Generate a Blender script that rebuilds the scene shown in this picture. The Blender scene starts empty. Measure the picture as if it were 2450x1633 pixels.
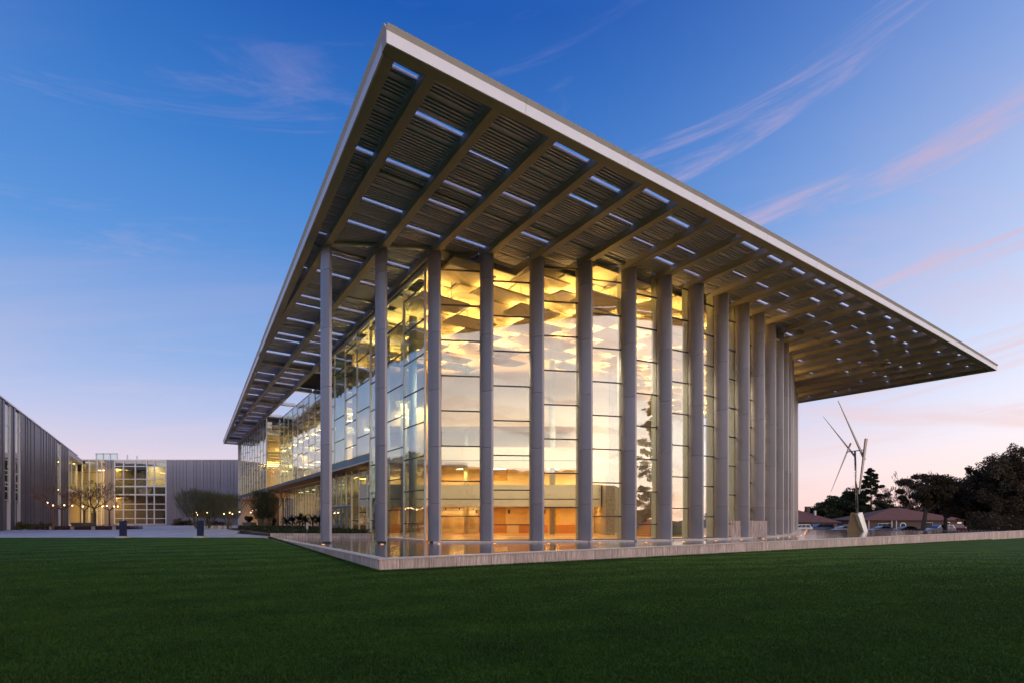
import bpy, math, random
import numpy as np
from mathutils import Vector, Matrix
R = random.Random(7)
rad = math.radians
S = bpy.context.scene
C = S.collection

# ------------------------------------------------------------------ camera
EYE = 1.6
cam_d = bpy.data.cameras.new('camera'); cam = bpy.data.objects.new('camera', cam_d); C.objects.link(cam)
cam.location = (0, 0, EYE); cam.rotation_euler = (rad(90), 0, 0)
cam_d.sensor_width = 36; cam_d.lens = 1200 / 2450 * 36; cam_d.shift_y = 424.5 / 2450
cam_d.clip_start = .1; cam_d.clip_end = 4000
S.camera = cam
S.view_settings.view_transform = 'Standard'; S.view_settings.look = 'None'
S.view_settings.exposure = 0; S.view_settings.gamma = 1
try: S.view_settings.use_curve_mapping = False
except Exception: pass
S.render.engine = 'CYCLES'
cy = S.cycles
cy.use_denoising = True
cy.max_bounces = 7; cy.diffuse_bounces = 3; cy.glossy_bounces = 4; cy.transmission_bounces = 4
cy.transparent_max_bounces = 24; cy.caustics_reflective = False; cy.caustics_refractive = False
cy.sample_clamp_indirect = 4; cy.sample_clamp_direct = 30
try: cy.use_light_tree = True
except Exception: pass

# ------------------------------------------------------------------ world: dusk sky
SUNDIR = Vector((.78, -.62, 0)).normalized()          # where the sun has just gone down, behind the camera to the right
w = bpy.data.worlds.new('World'); S.world = w; w.use_nodes = True
nt = w.node_tree; nt.nodes.clear()
def N(t, tree=None, **kw):
    n = (tree or nt).nodes.new(t)
    for k, v in kw.items(): setattr(n, k, v)
    return n
def L(a, b, tree=None): (tree or nt).links.new(a, b)
def math_n(op, a, b=None, c=None, tree=None, clamp=False):
    n = N('ShaderNodeMath', tree, operation=op, use_clamp=clamp)
    for i, v in enumerate((a, b, c)):
        if v is None: continue
        if isinstance(v, (int, float)): n.inputs[i].default_value = v
        else: L(v, n.inputs[i], tree)
    return n.outputs[0]
def ramp(fac, stops, tree=None, interp='LINEAR'):
    n = N('ShaderNodeValToRGB', tree); cr = n.color_ramp; cr.interpolation = interp
    while len(cr.elements) < len(stops): cr.elements.new(.5)
    for e, (p, c) in zip(cr.elements, stops):
        e.position = p; e.color = (*c, 1) if len(c) == 3 else c
    L(fac, n.inputs[0], tree); return n.outputs[0]
def mixc(fac, a, b, tree=None, blend='MIX'):
    n = N('ShaderNodeMix', tree, data_type='RGBA', blend_type=blend)
    for i, v in ((0, fac), (6, a), (7, b)):
        if isinstance(v, (int, float)): n.inputs[i].default_value = v
        elif isinstance(v, tuple): n.inputs[i].default_value = (*v, 1)
        else: L(v, n.inputs[i], tree)
    return n.outputs[2]
tc = N('ShaderNodeTexCoord'); sep = N('ShaderNodeSeparateXYZ'); L(tc.outputs['Generated'], sep.inputs[0])
zc = math_n('MAXIMUM', sep.outputs[2], 0.0)
el = math_n('DIVIDE', math_n('ARCSINE', zc), rad(90))        # 0 horizon .. 1 zenith
far_sky = ramp(el, [(0, (.86, .64, .68)), (.05, (.80, .67, .77)), (.11, (.50, .56, .83)), (.17, (.28, .44, .79)),
                    (.26, (.115, .31, .72)), (.37, (.045, .205, .61)), (.50, (.010, .100, .45)), (.62, (.012, .10, .44)), (1, (.02, .10, .40))])
sun_sky = ramp(el, [(0, (1.7, .84, .42)), (.03, (1.6, 1.12, .80)), (.08, (1.45, 1.30, 1.20)), (.17, (1.22, 1.22, 1.30)),
                    (.30, (.78, .86, 1.10)), (.45, (.30, .45, .85)), (.65, (.08, .22, .62)), (1, (.02, .10, .40))])
hd = N('ShaderNodeVectorMath', operation='DOT_PRODUCT'); L(tc.outputs['Generated'], hd.inputs[0]); hd.inputs[1].default_value = SUNDIR
hl = math_n('SQRT', math_n('SUBTRACT', 1.0001, math_n('MULTIPLY', zc, zc)))
az = math_n('DIVIDE', hd.outputs['Value'], hl)
wz = N('ShaderNodeMapRange', interpolation_type='SMOOTHSTEP'); L(az, wz.inputs[0])
wz.inputs[1].default_value = -1.0; wz.inputs[2].default_value = 1.0
base = mixc(math_n('POWER', wz.outputs[0], 1.7), far_sky, sun_sky)
glow = math_n('POWER', math_n('MAXIMUM', hd.outputs['Value'], 0.0), 3.0)      # broad afterglow where the sun went down
gv = N('ShaderNodeVectorMath', operation='SCALE'); gv.inputs[0].default_value = (1.55, 1.32, 1.22); L(glow, gv.inputs['Scale'])
base = mixc(1.0, base, gv.outputs[0], blend='ADD')
# thin streaks of cloud on a high flat layer
den = math_n('ADD', zc, .10)
cx = math_n('DIVIDE', sep.outputs[0], den); cyy = math_n('DIVIDE', sep.outputs[1], den)
cmb = N('ShaderNodeCombineXYZ'); L(cx, cmb.inputs[0]); L(cyy, cmb.inputs[1])
mp = N('ShaderNodeMapping'); mp.inputs['Rotation'].default_value = (0, 0, rad(-24)); mp.inputs['Scale'].default_value = (.42, 1.15, 1)
mp.inputs['Location'].default_value = (3.1, .7, 0)
L(cmb.outputs[0], mp.inputs[0])
n1 = N('ShaderNodeTexNoise'); n1.inputs['Scale'].default_value = .85; n1.inputs['Detail'].default_value = 7; n1.inputs['Roughness'].default_value = .58; n1.inputs['Distortion'].default_value = .6
L(mp.outputs[0], n1.inputs[0])
n2 = N('ShaderNodeTexNoise'); n2.inputs['Scale'].default_value = .35; n2.inputs['Detail'].default_value = 2; L(cmb.outputs[0], n2.inputs[0])
cl = N('ShaderNodeMapRange', interpolation_type='SMOOTHSTEP'); cl.inputs[1].default_value = .44; cl.inputs[2].default_value = .72; L(n1.outputs[0], cl.inputs[0])
cm = N('ShaderNodeMapRange', interpolation_type='SMOOTHSTEP'); cm.inputs[1].default_value = .34; cm.inputs[2].default_value = .55; L(n2.outputs[0], cm.inputs[0])
side = N('ShaderNodeMapRange'); L(az, side.inputs[0]); side.inputs[1].default_value = -1; side.inputs[2].default_value = .35; side.inputs[3].default_value = .35; side.inputs[4].default_value = 1.5
camt = math_n('MULTIPLY', math_n('MULTIPLY', math_n('MULTIPLY', cl.outputs[0], cm.outputs[0]), side.outputs[0]), .62, clamp=True)
ccol = ramp(el, [(0, (1.0, .72, .62)), (.12, (.85, .62, .66)), (.30, (.60, .45, .62)), (.6, (.40, .36, .62)), (1, (.3, .3, .55))])
# long thin pink streaks lower down
aza = math_n('ARCTAN2', sep.outputs[0], sep.outputs[1])
tel = math_n('ADD', el, math_n('MULTIPLY', aza, -.10))
cs = N('ShaderNodeCombineXYZ'); L(math_n('MULTIPLY', aza, 1.5), cs.inputs[0]); L(math_n('MULTIPLY', tel, 21.0), cs.inputs[1]); cs.inputs[2].default_value = 11.3
n4 = N('ShaderNodeTexNoise'); n4.inputs['Scale'].default_value = 1.0; n4.inputs['Detail'].default_value = 6; n4.inputs['Roughness'].default_value = .66; n4.inputs['Distortion'].default_value = .8; L(cs.outputs[0], n4.inputs[0])
s4 = N('ShaderNodeMapRange', interpolation_type='SMOOTHSTEP'); s4.inputs[1].default_value = .50; s4.inputs[2].default_value = .74; L(n4.outputs[0], s4.inputs[0])
lowb = ramp(el, [(0, (.1,) * 3), (.10, (.8,) * 3), (.25, (1,) * 3), (.42, (.7,) * 3), (.6, (0,) * 3)])
camt2 = math_n('MULTIPLY', math_n('MULTIPLY', s4.outputs[0], lowb), .74)
camt2 = math_n('MULTIPLY', camt2, side.outputs[0])
camt = math_n('MAXIMUM', camt, camt2)
skyc = mixc(camt, base, ccol)
nish = N('ShaderNodeTexSky', sky_type='NISHITA', sun_disc=False)
nish.sun_elevation = rad(1.5); nish.sun_rotation = math.atan2(SUNDIR.x, SUNDIR.y)
bg1 = N('ShaderNodeBackground'); L(skyc, bg1.inputs[0]); bg1.inputs[1].default_value = 1.0
bg2 = N('ShaderNodeBackground'); L(nish.outputs[0], bg2.inputs[0]); bg2.inputs[1].default_value = .012
ad = N('ShaderNodeAddShader'); L(bg1.outputs[0], ad.inputs[0]); L(bg2.outputs[0], ad.inputs[1])
wo = N('ShaderNodeOutputWorld'); L(ad.outputs[0], wo.inputs[0])
# afterglow
sd = bpy.data.lights.new('sun', 'SUN'); sd.energy = .30; sd.angle = rad(45); sd.color = (1, .78, .68)
so = bpy.data.objects.new('sun', sd); C.objects.link(so)
so.rotation_euler = Vector((SUNDIR.x, SUNDIR.y, .10)).to_track_quat('Z', 'Y').to_euler()

# ------------------------------------------------------------------ materials
MATS = {}
def mat(name, col, rough=.6, metal=0, var=.12, scale=6., bump=0., bscale=40., stretch=None, coord='Object', spec=None, rndobj=0., col2=None):
    if name in MATS: return MATS[name]
    m = bpy.data.materials.new(name); m.use_nodes = True; t = m.node_tree; t.nodes.clear()
    o = N('ShaderNodeOutputMaterial', t); p = N('ShaderNodeBsdfPrincipled', t); L(p.outputs[0], o.inputs[0], t)
    c = N('ShaderNodeTexCoord', t); mp_ = N('ShaderNodeMapping', t)
    if coord == 'World':
        g = N('ShaderNodeNewGeometry', t); L(g.outputs['Position'], mp_.inputs[0], t)
    else: L(c.outputs[coord], mp_.inputs[0], t)
    if stretch: mp_.inputs['Scale'].default_value = stretch
    n = N('ShaderNodeTexNoise', t); n.inputs['Scale'].default_value = scale; n.inputs['Detail'].default_value = 5
    L(mp_.outputs[0], n.inputs[0], t)
    lo = tuple(max(0, x * (1 - var)) for x in (col2 or col)); hi = tuple(x * (1 + var) for x in col)
    rc = ramp(n.outputs[0], [(.3, lo), (.7, hi)], t)
    if rndobj:
        oi = N('ShaderNodeObjectInfo', t)
        v = math_n('ADD', math_n('MULTIPLY', oi.outputs['Random'], 2 * rndobj, tree=t), 1 - rndobj, tree=t)
        vm = N('ShaderNodeVectorMath', t, operation='SCALE'); L(rc, vm.inputs[0], t); L(v, vm.inputs['Scale'], t); rc = vm.outputs[0]
    L(rc, p.inputs['Base Color'], t)
    p.inputs['Metallic'].default_value = metal
    r2 = N('ShaderNodeMapRange', t); L(n.outputs[0], r2.inputs[0], t); r2.inputs[3].default_value = max(0.02, rough - .07); r2.inputs[4].default_value = min(1, rough + .07)
    L(r2.outputs[0], p.inputs['Roughness'], t)
    if spec is not None: p.inputs['Specular IOR Level'].default_value = spec
    if bump:
        n3 = N('ShaderNodeTexNoise', t); n3.inputs['Scale'].default_value = bscale; n3.inputs['Detail'].default_value = 4; L(mp_.outputs[0], n3.inputs[0], t)
        b = N('ShaderNodeBump', t); b.inputs['Strength'].default_value = bump; b.inputs['Distance'].default_value = .02
        L(n3.outputs[0], b.inputs['Height'], t); L(b.outputs[0], p.inputs['Normal'], t)
    MATS[name] = m; return m
def emis(name, col, strength):
    if name in MATS: return MATS[name]
    m = bpy.data.materials.new(name); m.use_nodes = True; t = m.node_tree; t.nodes.clear()
    o = N('ShaderNodeOutputMaterial', t); e = N('ShaderNodeEmission', t); e.inputs[0].default_value = (*col, 1); e.inputs[1].default_value = strength
    L(e.outputs[0], o.inputs[0], t); MATS[name] = m; return m
def glass(name, tint=(.95, .95, .88), base=.15, graze=.75, wav=.011, rough=0.0, wscale=.55):
    if name in MATS: return MATS[name]
    m = bpy.data.materials.new(name); m.use_nodes = True; t = m.node_tree; t.nodes.clear()
    o = N('ShaderNodeOutputMaterial', t); tr = N('ShaderNodeBsdfTransparent', t); tr.inputs[0].default_value = (*tint, 1)
    gl = N('ShaderNodeBsdfGlossy', t); gl.inputs['Roughness'].default_value = rough; gl.inputs[0].default_value = (.97, 1, .98, 1)
    lw = N('ShaderNodeLayerWeight', t); lw.inputs[0].default_value = .5
    g = N('ShaderNodeNewGeometry', t); n = N('ShaderNodeTexNoise', t); n.inputs['Scale'].default_value = wscale; n.inputs['Detail'].default_value = 1.5
    L(g.outputs['Position'], n.inputs[0], t)
    b = N('ShaderNodeBump', t); b.inputs['Strength'].default_value = 1; b.inputs['Distance'].default_value = wav
    L(n.outputs[0], b.inputs['Height'], t); L(b.outputs[0], gl.inputs['Normal'], t)
    f = math_n('ADD', math_n('MULTIPLY', math_n('POWER', lw.outputs['Facing'], 3.2, tree=t), graze, tree=t), base, tree=t, clamp=True)
    mx = N('ShaderNodeMixShader', t); L(f, mx.inputs[0], t); L(tr.outputs[0], mx.inputs[1], t); L(gl.outputs[0], mx.inputs[2], t)
    L(mx.outputs[0], o.inputs[0], t); MATS[name] = m; return m

M_col = mat('column_aluminium', (.30, .28, .30), .40, .40, .04, 1.5, rndobj=.10)
M_fascia = mat('fascia_white_metal', (.88, .85, .86), .5, .0, .03, 2)
M_lip = mat('fascia_lip_metal', (.50, .47, .44), .5, .2, .05, 2)  # underside shade of the lip put into a darker tan
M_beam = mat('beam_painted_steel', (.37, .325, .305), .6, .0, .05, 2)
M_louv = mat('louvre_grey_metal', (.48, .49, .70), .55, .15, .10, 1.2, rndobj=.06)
M_pipe = mat('pipe_steel', (.60, .60, .62), .35, .6, .05, 3)
M_mull = mat('mullion_aluminium', (.66, .63, .65), .4, .3, .04, 3)
M_dark = mat('dark_transom', (.05, .045, .045), .45, .3, .1, 3)
M_spand = mat('spandrel_teal_panel', (.07, .19, .22), .4, .0, .06, 1)
M_stone = mat('travertine', (.66, .50, .41), .55, 0, .22, 5, bump=.25, bscale=22, stretch=(3.2, 3.2, .35), coord='World', rndobj=.16, col2=(.48, .33, .26))
M_cope = mat('travertine_coping', (.62, .53, .48), .45, 0, .12, 6, coord='World')
M_plaza = mat('concrete_paving', (.50, .48, .53), .65, 0, .10, .7, bump=.1, coord='World')
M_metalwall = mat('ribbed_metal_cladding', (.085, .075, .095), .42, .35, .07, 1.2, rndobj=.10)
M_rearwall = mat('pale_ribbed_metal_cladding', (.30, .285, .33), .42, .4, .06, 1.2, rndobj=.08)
M_white = mat('white_window_frame', (.74, .72, .74), .45, 0, .03, 2)
M_glass = glass('lobby_glass')
M_glass2 = glass('side_glass', (.80, .91, .90), .15, .7, .03)
M_glassd = glass('dark_office_glass', (.10, .11, .11), .24, .6, .035)
M_woodfl = mat('orange_wood_floor', (.50, .27, .10), .30, 0, .15, 3, stretch=(1, 6, 1), coord='World')
M_wood = mat('wood_wainscot', (.50, .23, .08), .45, 0, .22, 4, stretch=(5, 5, .3), coord='World')
M_wall = mat('warm_plaster', (.66, .55, .40), .7, 0, .03, 1)
M_cream = mat('cream_balcony_front', (.66, .62, .50), .6, 0, .03, 1)
M_ceil = mat('ceiling_panel_cream', (.74, .68, .54), .6, 0, .03, 2)
M_black = mat('dark_roof_void', (.035, .032, .03), .8, 0, .1, 2)
M_conc = mat('board_marked_concrete', (.30, .27, .23), .8, 0, .3, 9, bump=.5, coord='World')
M_intcol = mat('round_column_grey_green', (.42, .46, .43), .45, 0, .04, 2)
M_steel = mat('stainless_steel', (.55, .52, .50), .22, 1, .08, 2)
M_bronze = mat('bronze_plate', (.11, .07, .03), .4, .3, .1, 2)
M_navy = mat('navy_painted_bollard', (.020, .030, .085), .4, .3, .1, 5)
M_bark = mat('bark', (.10, .07, .05), .9, 0, .3, 12, bump=.5)
M_soil = mat('soil', (.09, .05, .035), .95, 0, .35, 6, bump=.5, coord='World')
M_asph = mat('asphalt', (.05, .05, .055), .85, 0, .15, 3, coord='World')
M_lamp = emis('warm_lamp', (1, .60, .26), 12)
M_cove = emis('cove_lamp', (1, .56, .15), 80)
M_panel = emis('fluorescent_panel', (1, .80, .48), 10)

def leafmat(name, c1, c2, rough=.6):
    if name in MATS: return MATS[name]
    m = bpy.data.materials.new(name); m.use_nodes = True; t = m.node_tree; t.nodes.clear()
    o = N('ShaderNodeOutputMaterial', t); p = N('ShaderNodeBsdfPrincipled', t)
    g = N('ShaderNodeNewGeometry', t); n = N('ShaderNodeTexNoise', t); n.inputs['Scale'].default_value = .9; n.inputs['Detail'].default_value = 3
    L(g.outputs['Position'], n.inputs[0], t)
    f = math_n('ADD', math_n('MULTIPLY', n.outputs[0], .7, tree=t), math_n('MULTIPLY', g.outputs['Random Per Island'], .5, tree=t), tree=t)
    L(ramp(f, [(.3, c1), (.85, c2)], t), p.inputs['Base Color'], t); p.inputs['Roughness'].default_value = rough
    p.inputs['Specular IOR Level'].default_value = .25
    tl = N('ShaderNodeBsdfTranslucent', t); tl.inputs[0].default_value = (*[x * 1.2 for x in c2], 1)
    mx = N('ShaderNodeMixShader', t); mx.inputs[0].default_value = .2; L(p.outputs[0], mx.inputs[1], t); L(tl.outputs[0], mx.inputs[2], t)
    L(mx.outputs[0], o.inputs[0], t); MATS[name] = m; return m
M_leafd = leafmat('dark_evergreen_leaves', (.018, .028, .012), (.055, .065, .025))
M_leafb = leafmat('brown_green_leaves', (.036, .027, .015), (.12, .080, .040))
M_leafp = leafmat('pale_green_twigs', (.06, .065, .035), (.15, .15, .08))
M_leafo = leafmat('olive_tufts', (.07, .075, .02), (.17, .16, .05))
M_leafr = leafmat('red_brown_groundcover', (.06, .022, .02), (.13, .05, .04))
M_cycad = leafmat('dark_palm_fronds', (.008, .012, .008), (.025, .032, .018))
M_gblade = leafmat('grass_blades', (.008, .026, .002), (.050, .108, .008))

# lawn
def lawn_material():
    m = bpy.data.materials.new('mown_lawn'); m.use_nodes = True; t = m.node_tree; t.nodes.clear()
    o = N('ShaderNodeOutputMaterial', t); p = N('ShaderNodeBsdfPrincipled', t); L(p.outputs[0], o.inputs[0], t)
    g = N('ShaderNodeNewGeometry', t); sp = N('ShaderNodeSeparateXYZ', t); L(g.outputs['Position'], sp.inputs[0], t)
    # arcs left by the mower round a centre off to the right
    dx = math_n('SUBTRACT', sp.outputs[0], 26.0, tree=t); dy = math_n('SUBTRACT', sp.outputs[1], -34.0, tree=t)
    rr = math_n('SQRT', math_n('ADD', math_n('MULTIPLY', dx, dx, tree=t), math_n('MULTIPLY', dy, dy, tree=t), tree=t), tree=t)
    n0 = N('ShaderNodeTexNoise', t); n0.inputs['Scale'].default_value = .16; L(g.outputs['Position'], n0.inputs[0], t)
    st = math_n('SINE', math_n('MULTIPLY', math_n('ADD', rr, math_n('MULTIPLY', n0.outputs[0], 4.5, tree=t), tree=t), 3.1, tree=t), tree=t)
    a = N('ShaderNodeTexNoise', t); a.inputs['Scale'].default_value = 1.3; a.inputs['Detail'].default_value = 6; L(g.outputs['Position'], a.inputs[0], t)
    b = N('ShaderNodeTexNoise', t); b.inputs['Scale'].default_value = 45; b.inputs['Detail'].default_value = 4; L(g.outputs['Position'], b.inputs[0], t)
    mpp = N('ShaderNodeMapping', t); L(g.outputs['Position'], mpp.inputs[0], t); mpp.inputs['Scale'].default_value = (.55, 1.9, 1); mpp.inputs['Rotation'].default_value = (0, 0, rad(-14))
    pt_ = N('ShaderNodeTexNoise', t); pt_.inputs['Scale'].default_value = .9; pt_.inputs['Detail'].default_value = 5; pt_.inputs['Roughness'].default_value = .65; pt_.inputs['Distortion'].default_value = 1.2; L(mpp.outputs[0], pt_.inputs[0], t)
    f = math_n('ADD', math_n('ADD', math_n('MULTIPLY', a.outputs[0], .20, tree=t), math_n('MULTIPLY', b.outputs[0], .40, tree=t), tree=t), math_n('ADD', math_n('MULTIPLY', st, .07, tree=t), math_n('MULTIPLY', pt_.outputs[0], .55, tree=t), tree=t), tree=t)
    L(ramp(f, [(.42, (.010, .032, .002)), (.58, (.036, .096, .004)), (.76, (.088, .170, .014))], t), p.inputs['Base Color'], t)
    p.inputs['Roughness'].default_value = .9; p.inputs['Specular IOR Level'].default_value = .12
    bp = N('ShaderNodeBump', t); bp.inputs['Strength'].default_value = .8; bp.inputs['Distance'].default_value = .03
    L(b.outputs[0], bp.inputs['Height'], t); L(bp.outputs[0], p.inputs['Normal'], t)
    return m
M_lawn = lawn_material()
def water_material():
    m = bpy.data.materials.new('still_water'); m.use_nodes = True; t = m.node_tree; t.nodes.clear()
    o = N('ShaderNodeOutputMaterial', t); p = N('ShaderNodeBsdfPrincipled', t); L(p.outputs[0], o.inputs[0], t)
    p.inputs['Base Color'].default_value = (.11, .088, .07, 1); p.inputs['Roughness'].default_value = .055; p.inputs['IOR'].default_value = 1.45
    p.inputs['Specular IOR Level'].default_value = .8
    g = N('ShaderNodeNewGeometry', t); mp_ = N('ShaderNodeMapping', t); L(g.outputs['Position'], mp_.inputs[0], t); mp_.inputs['Scale'].default_value = (1, 2.2, 1)
    n = N('ShaderNodeTexNoise', t); n.inputs['Scale'].default_value = 2.6; n.inputs['Detail'].default_value = 3; L(mp_.outputs[0], n.inputs[0], t)
    b = N('ShaderNodeBump', t); b.inputs['Strength'].default_value = .28; b.inputs['Distance'].default_value = .03
    L(n.outputs[0], b.inputs['Height'], t); L(b.outputs[0], p.inputs['Normal'], t)
    return m
M_water = water_material()

# ------------------------------------------------------------------ helpers
WL = {}
def P(a, b, z=0.): return Vector((.8353 * a - .5735 * b, .5498 * a + .8192 * b, z))     # a along the long front, b along the side facade
def put(o, parent, wpos):
    C.objects.link(o)
    if parent is not None:
        o.parent = parent; o.location = Vector(wpos) - WL[parent.name]
    else: o.location = wpos
    WL[o.name] = Vector(wpos)
def props(o, label=None, cat=None, group=None, kind=None):
    if label: o['label'] = label
    if cat: o['category'] = cat
    if group: o['group'] = group
    if kind: o['kind'] = kind
    return o
def thing(name, label, cat, loc, group=None):
    o = bpy.data.objects.new(name, None); o.empty_display_size = .3
    put(o, None, Vector(loc)); return props(o, label, cat, group)
class MB:
    def __init__(s): s.v = []; s.f = []
    def hexa(s, q, z0, z1):      # q: four xy points, counter clockwise
        n = len(s.v); s.v += [(p[0], p[1], z0) for p in q] + [(p[0], p[1], z1) for p in q]
        s.f += [(n+3, n+2, n+1, n), (n+4, n+5, n+6, n+7)] + [(n+i, n+(i+1) % 4, n+4+(i+1) % 4, n+4+i) for i in range(4)]
        return s
    def ab(s, a0, a1, b0, b1, z0, z1): return s.hexa([P(a0, b0), P(a1, b0), P(a1, b1), P(a0, b1)], z0, z1)
    def box(s, x0, x1, y0, y1, z0, z1): return s.hexa([(x0, y0), (x1, y0), (x1, y1), (x0, y1)], z0, z1)
    def seg(s, p, q, t, z0, z1, off=0.):   # upright slab between plan points p and q, thickness t, pushed sideways by off
        p = Vector((p[0], p[1])); q = Vector((q[0], q[1])); d = (q - p).normalized(); n = Vector((-d.y, d.x))
        a = n * (off - t / 2); b = n * (off + t / 2)
        return s.hexa([p + a, q + a, q + b, p + b], z0, z1)
    def prism(s, poly, z0, z1):
        n = len(s.v); k = len(poly)
        s.v += [(p[0], p[1], z0) for p in poly] + [(p[0], p[1], z1) for p in poly]
        s.f += [tuple(range(n + k - 1, n - 1, -1)), tuple(range(n + k, n + 2 * k))] + [(n+i, n+(i+1) % k, n+k+(i+1) % k, n+k+i) for i in range(k)]
        return s
    def tube(s, p, q, r0, r1=None, k=8, cap=True):
        r1 = r0 if r1 is None else r1; p = Vector(p); q = Vector(q); d = (q - p)
        if d.length < 1e-6: return s
        d.normalize(); u = d.orthogonal().normalized(); w_ = d.cross(u); n = len(s.v)
        for c, r in ((p, r0), (q, r1)):
            for i in range(k):
                t = 2 * math.pi * i / k; s.v.append(tuple(c + (u * math.cos(t) + w_ * math.sin(t)) * r))
        s.f += [(n+i, n+(i+1) % k, n+k+(i+1) % k, n+k+i) for i in range(k)]
        if cap: s.f += [tuple(range(n + k - 1, n - 1, -1)), tuple(range(n + k, n + 2 * k))]
        return s
    def quad(s, a, b, c, d): n = len(s.v); s.v += [tuple(a), tuple(b), tuple(c), tuple(d)]; s.f.append((n, n+1, n+2, n+3)); return s
    def loft(s, rings, cap=True):
        n = len(s.v); k = len(rings[0])
        for r in rings: s.v += [tuple(p) for p in r]
        for j in range(len(rings) - 1):
            for i in range(k):
                s.f.append((n+j*k+i, n+j*k+(i+1) % k, n+(j+1)*k+(i+1) % k, n+(j+1)*k+i))
        if cap: s.f += [tuple(range(n + k - 1, n - 1, -1)), tuple(range(n + (len(rings)-1)*k, n + len(rings)*k))]
        return s
    def build(s, name, m, parent=None, smooth=False, **kw):
        xs = np.array(s.v); c = Vector(((xs[:, 0].min() + xs[:, 0].max()) / 2, (xs[:, 1].min() + xs[:, 1].max()) / 2, xs[:, 2].min()))
        me = bpy.data.meshes.new(name); me.from_pydata([tuple(p) for p in (xs - np.array(c))], [], s.f); me.materials.append(m)
        if smooth: me.polygons.foreach_set('use_smooth', [True] * len(me.polygons))
        me.update(); o = bpy.data.objects.new(name, me); put(o, parent, c); return props(o, **kw)
def near(c, r=.25): return c

ZS = 15.90          # underside of roof beams
ZL = 16.32          # louvre plane
ZT = 16.42
FLOOR = .40; WATER = .36
NB = 24; SP = 2.467
colb = [27.1, 25.75, 24.48, 23.2, 21.97, 20.82, 19.9, 19.42, 19.08, 19.03, 19.12, 19.5, 20.05, 20.8, 21.7, 22.7, 23.85, 25.05, 26.25, 27.4, 28.55, 29.7, 30.9, 32.1]
def cola(i): return 7.33 + SP * i          # right edge of column i (0 based)
def beama(i): return 7.18 + SP * i

# ------------------------------------------------------------------ ground, lawn, plaza, water
MB().box(-1500, 1500, -1500, 1500, -1.4, -1.10).build('ground', M_soil, kind='structure')
def lawn_z(x, y):
    a = .8192 * x + .5735 * y; b = -.5498 * x + .8353 * y
    if a > 5.5 and b > 15.05: return -.8
    if b > 14.0 and a <= 5.5: return .42 * min(1, max(0, (b - 14.) / 22.5)) if y < 34 else -.2
    if y > 34 and x < 0: return -.9
    return -.45 * min(1.5, max(0, (a - 6) / 78))
def lawn():
    xs = np.unique(np.concatenate([np.arange(-110, -24, 4.), np.arange(-24, 12, .8), np.arange(12, 140, 4.)]))
    # in a/b coordinates so that the grid follows the pool wall exactly
    av = np.unique(np.round(np.concatenate([np.arange(-90, -12, 3.), np.arange(-12, 5.3, 1.), [5.46, 5.5], np.arange(7, 120, 3.)]), 3))
    bv = np.unique(np.round(np.concatenate([np.arange(-90, -3, 3.), np.arange(-3, 14, 1.), [14, 15.02, 15.06], np.arange(16, 70, 1.5)]), 3))
    v = []; f = []; idx = {}
    for i, a in enumerate(av):
        for j, b in enumerate(bv):
            p = P(a, b); z = lawn_z(p.x, p.y)
            if a > 5.48 and b > 15.04: continue
            idx[i, j] = len(v); v.append((p.x, p.y, z))
    for i in range(len(av) - 1):
        for j in range(len(bv) - 1):
            k = [(i, j), (i+1, j), (i+1, j+1), (i, j+1)]
            if all(q in idx for q in k):
                if all(v[idx[q]][1] > 36 and v[idx[q]][0] < 0 for q in k): continue
                f.append(tuple(idx[q] for q in k))
    mb = MB(); mb.v = v; mb.f = f; return mb.build('lawn', M_lawn, smooth=True, kind='structure')
lawn()
def blades():
    rng = np.random.default_rng(3); n = 380000
    y = 4.3 + np.minimum(np.abs(rng.normal(0, 1, n)) * 7.5, 27.2 - rng.random(n) * 8); x = (rng.random(n) * 2 - 1) * (y * 1.08 + .3)
    a = .8192 * x + .5735 * y; b = -.5498 * x + .8353 * y
    keep = ~((a > 5.38) & (b > 14.92)); x, y, a, b = x[keep], y[keep], a[keep], b[keep]; n = len(x)
    z = np.where((b > 14) & (a <= 5.5), .42 * np.clip((b - 14) / 22.5, 0, 1), -.45 * np.clip((a - 6) / 78, 0, 1.5))
    h = rng.uniform(.018, .042, n); wd = rng.uniform(.003, .006, n) * (1 + y / 10); t = rng.random(n) * 6.283
    lean = rng.normal(0, .014, (n, 2))
    v = np.zeros((n, 3, 3)); v[:, 0] = np.c_[x - np.cos(t) * wd, y - np.sin(t) * wd, z - .004]; v[:, 1] = np.c_[x + np.cos(t) * wd, y + np.sin(t) * wd, z - .004]
    v[:, 2] = np.c_[x + lean[:, 0], y + lean[:, 1], z + h]
    me = bpy.data.meshes.new('grass'); me.vertices.add(n * 3); me.vertices.foreach_set('co', v.reshape(-1))
    me.loops.add(n * 3); me.loops.foreach_set('vertex_index', np.arange(n * 3, dtype=np.int32)); me.polygons.add(n)
    me.polygons.foreach_set('loop_start', np.arange(0, n * 3, 3, dtype=np.int32)); me.update(calc_edges=True); me.materials.append(M_gblade)
    o = bpy.data.objects.new('grass', me); put(o, None, Vector((0, 0, 0))); props(o, 'short dark green mown grass blades of the lawn', 'grass', kind='stuff')
blades()
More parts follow.
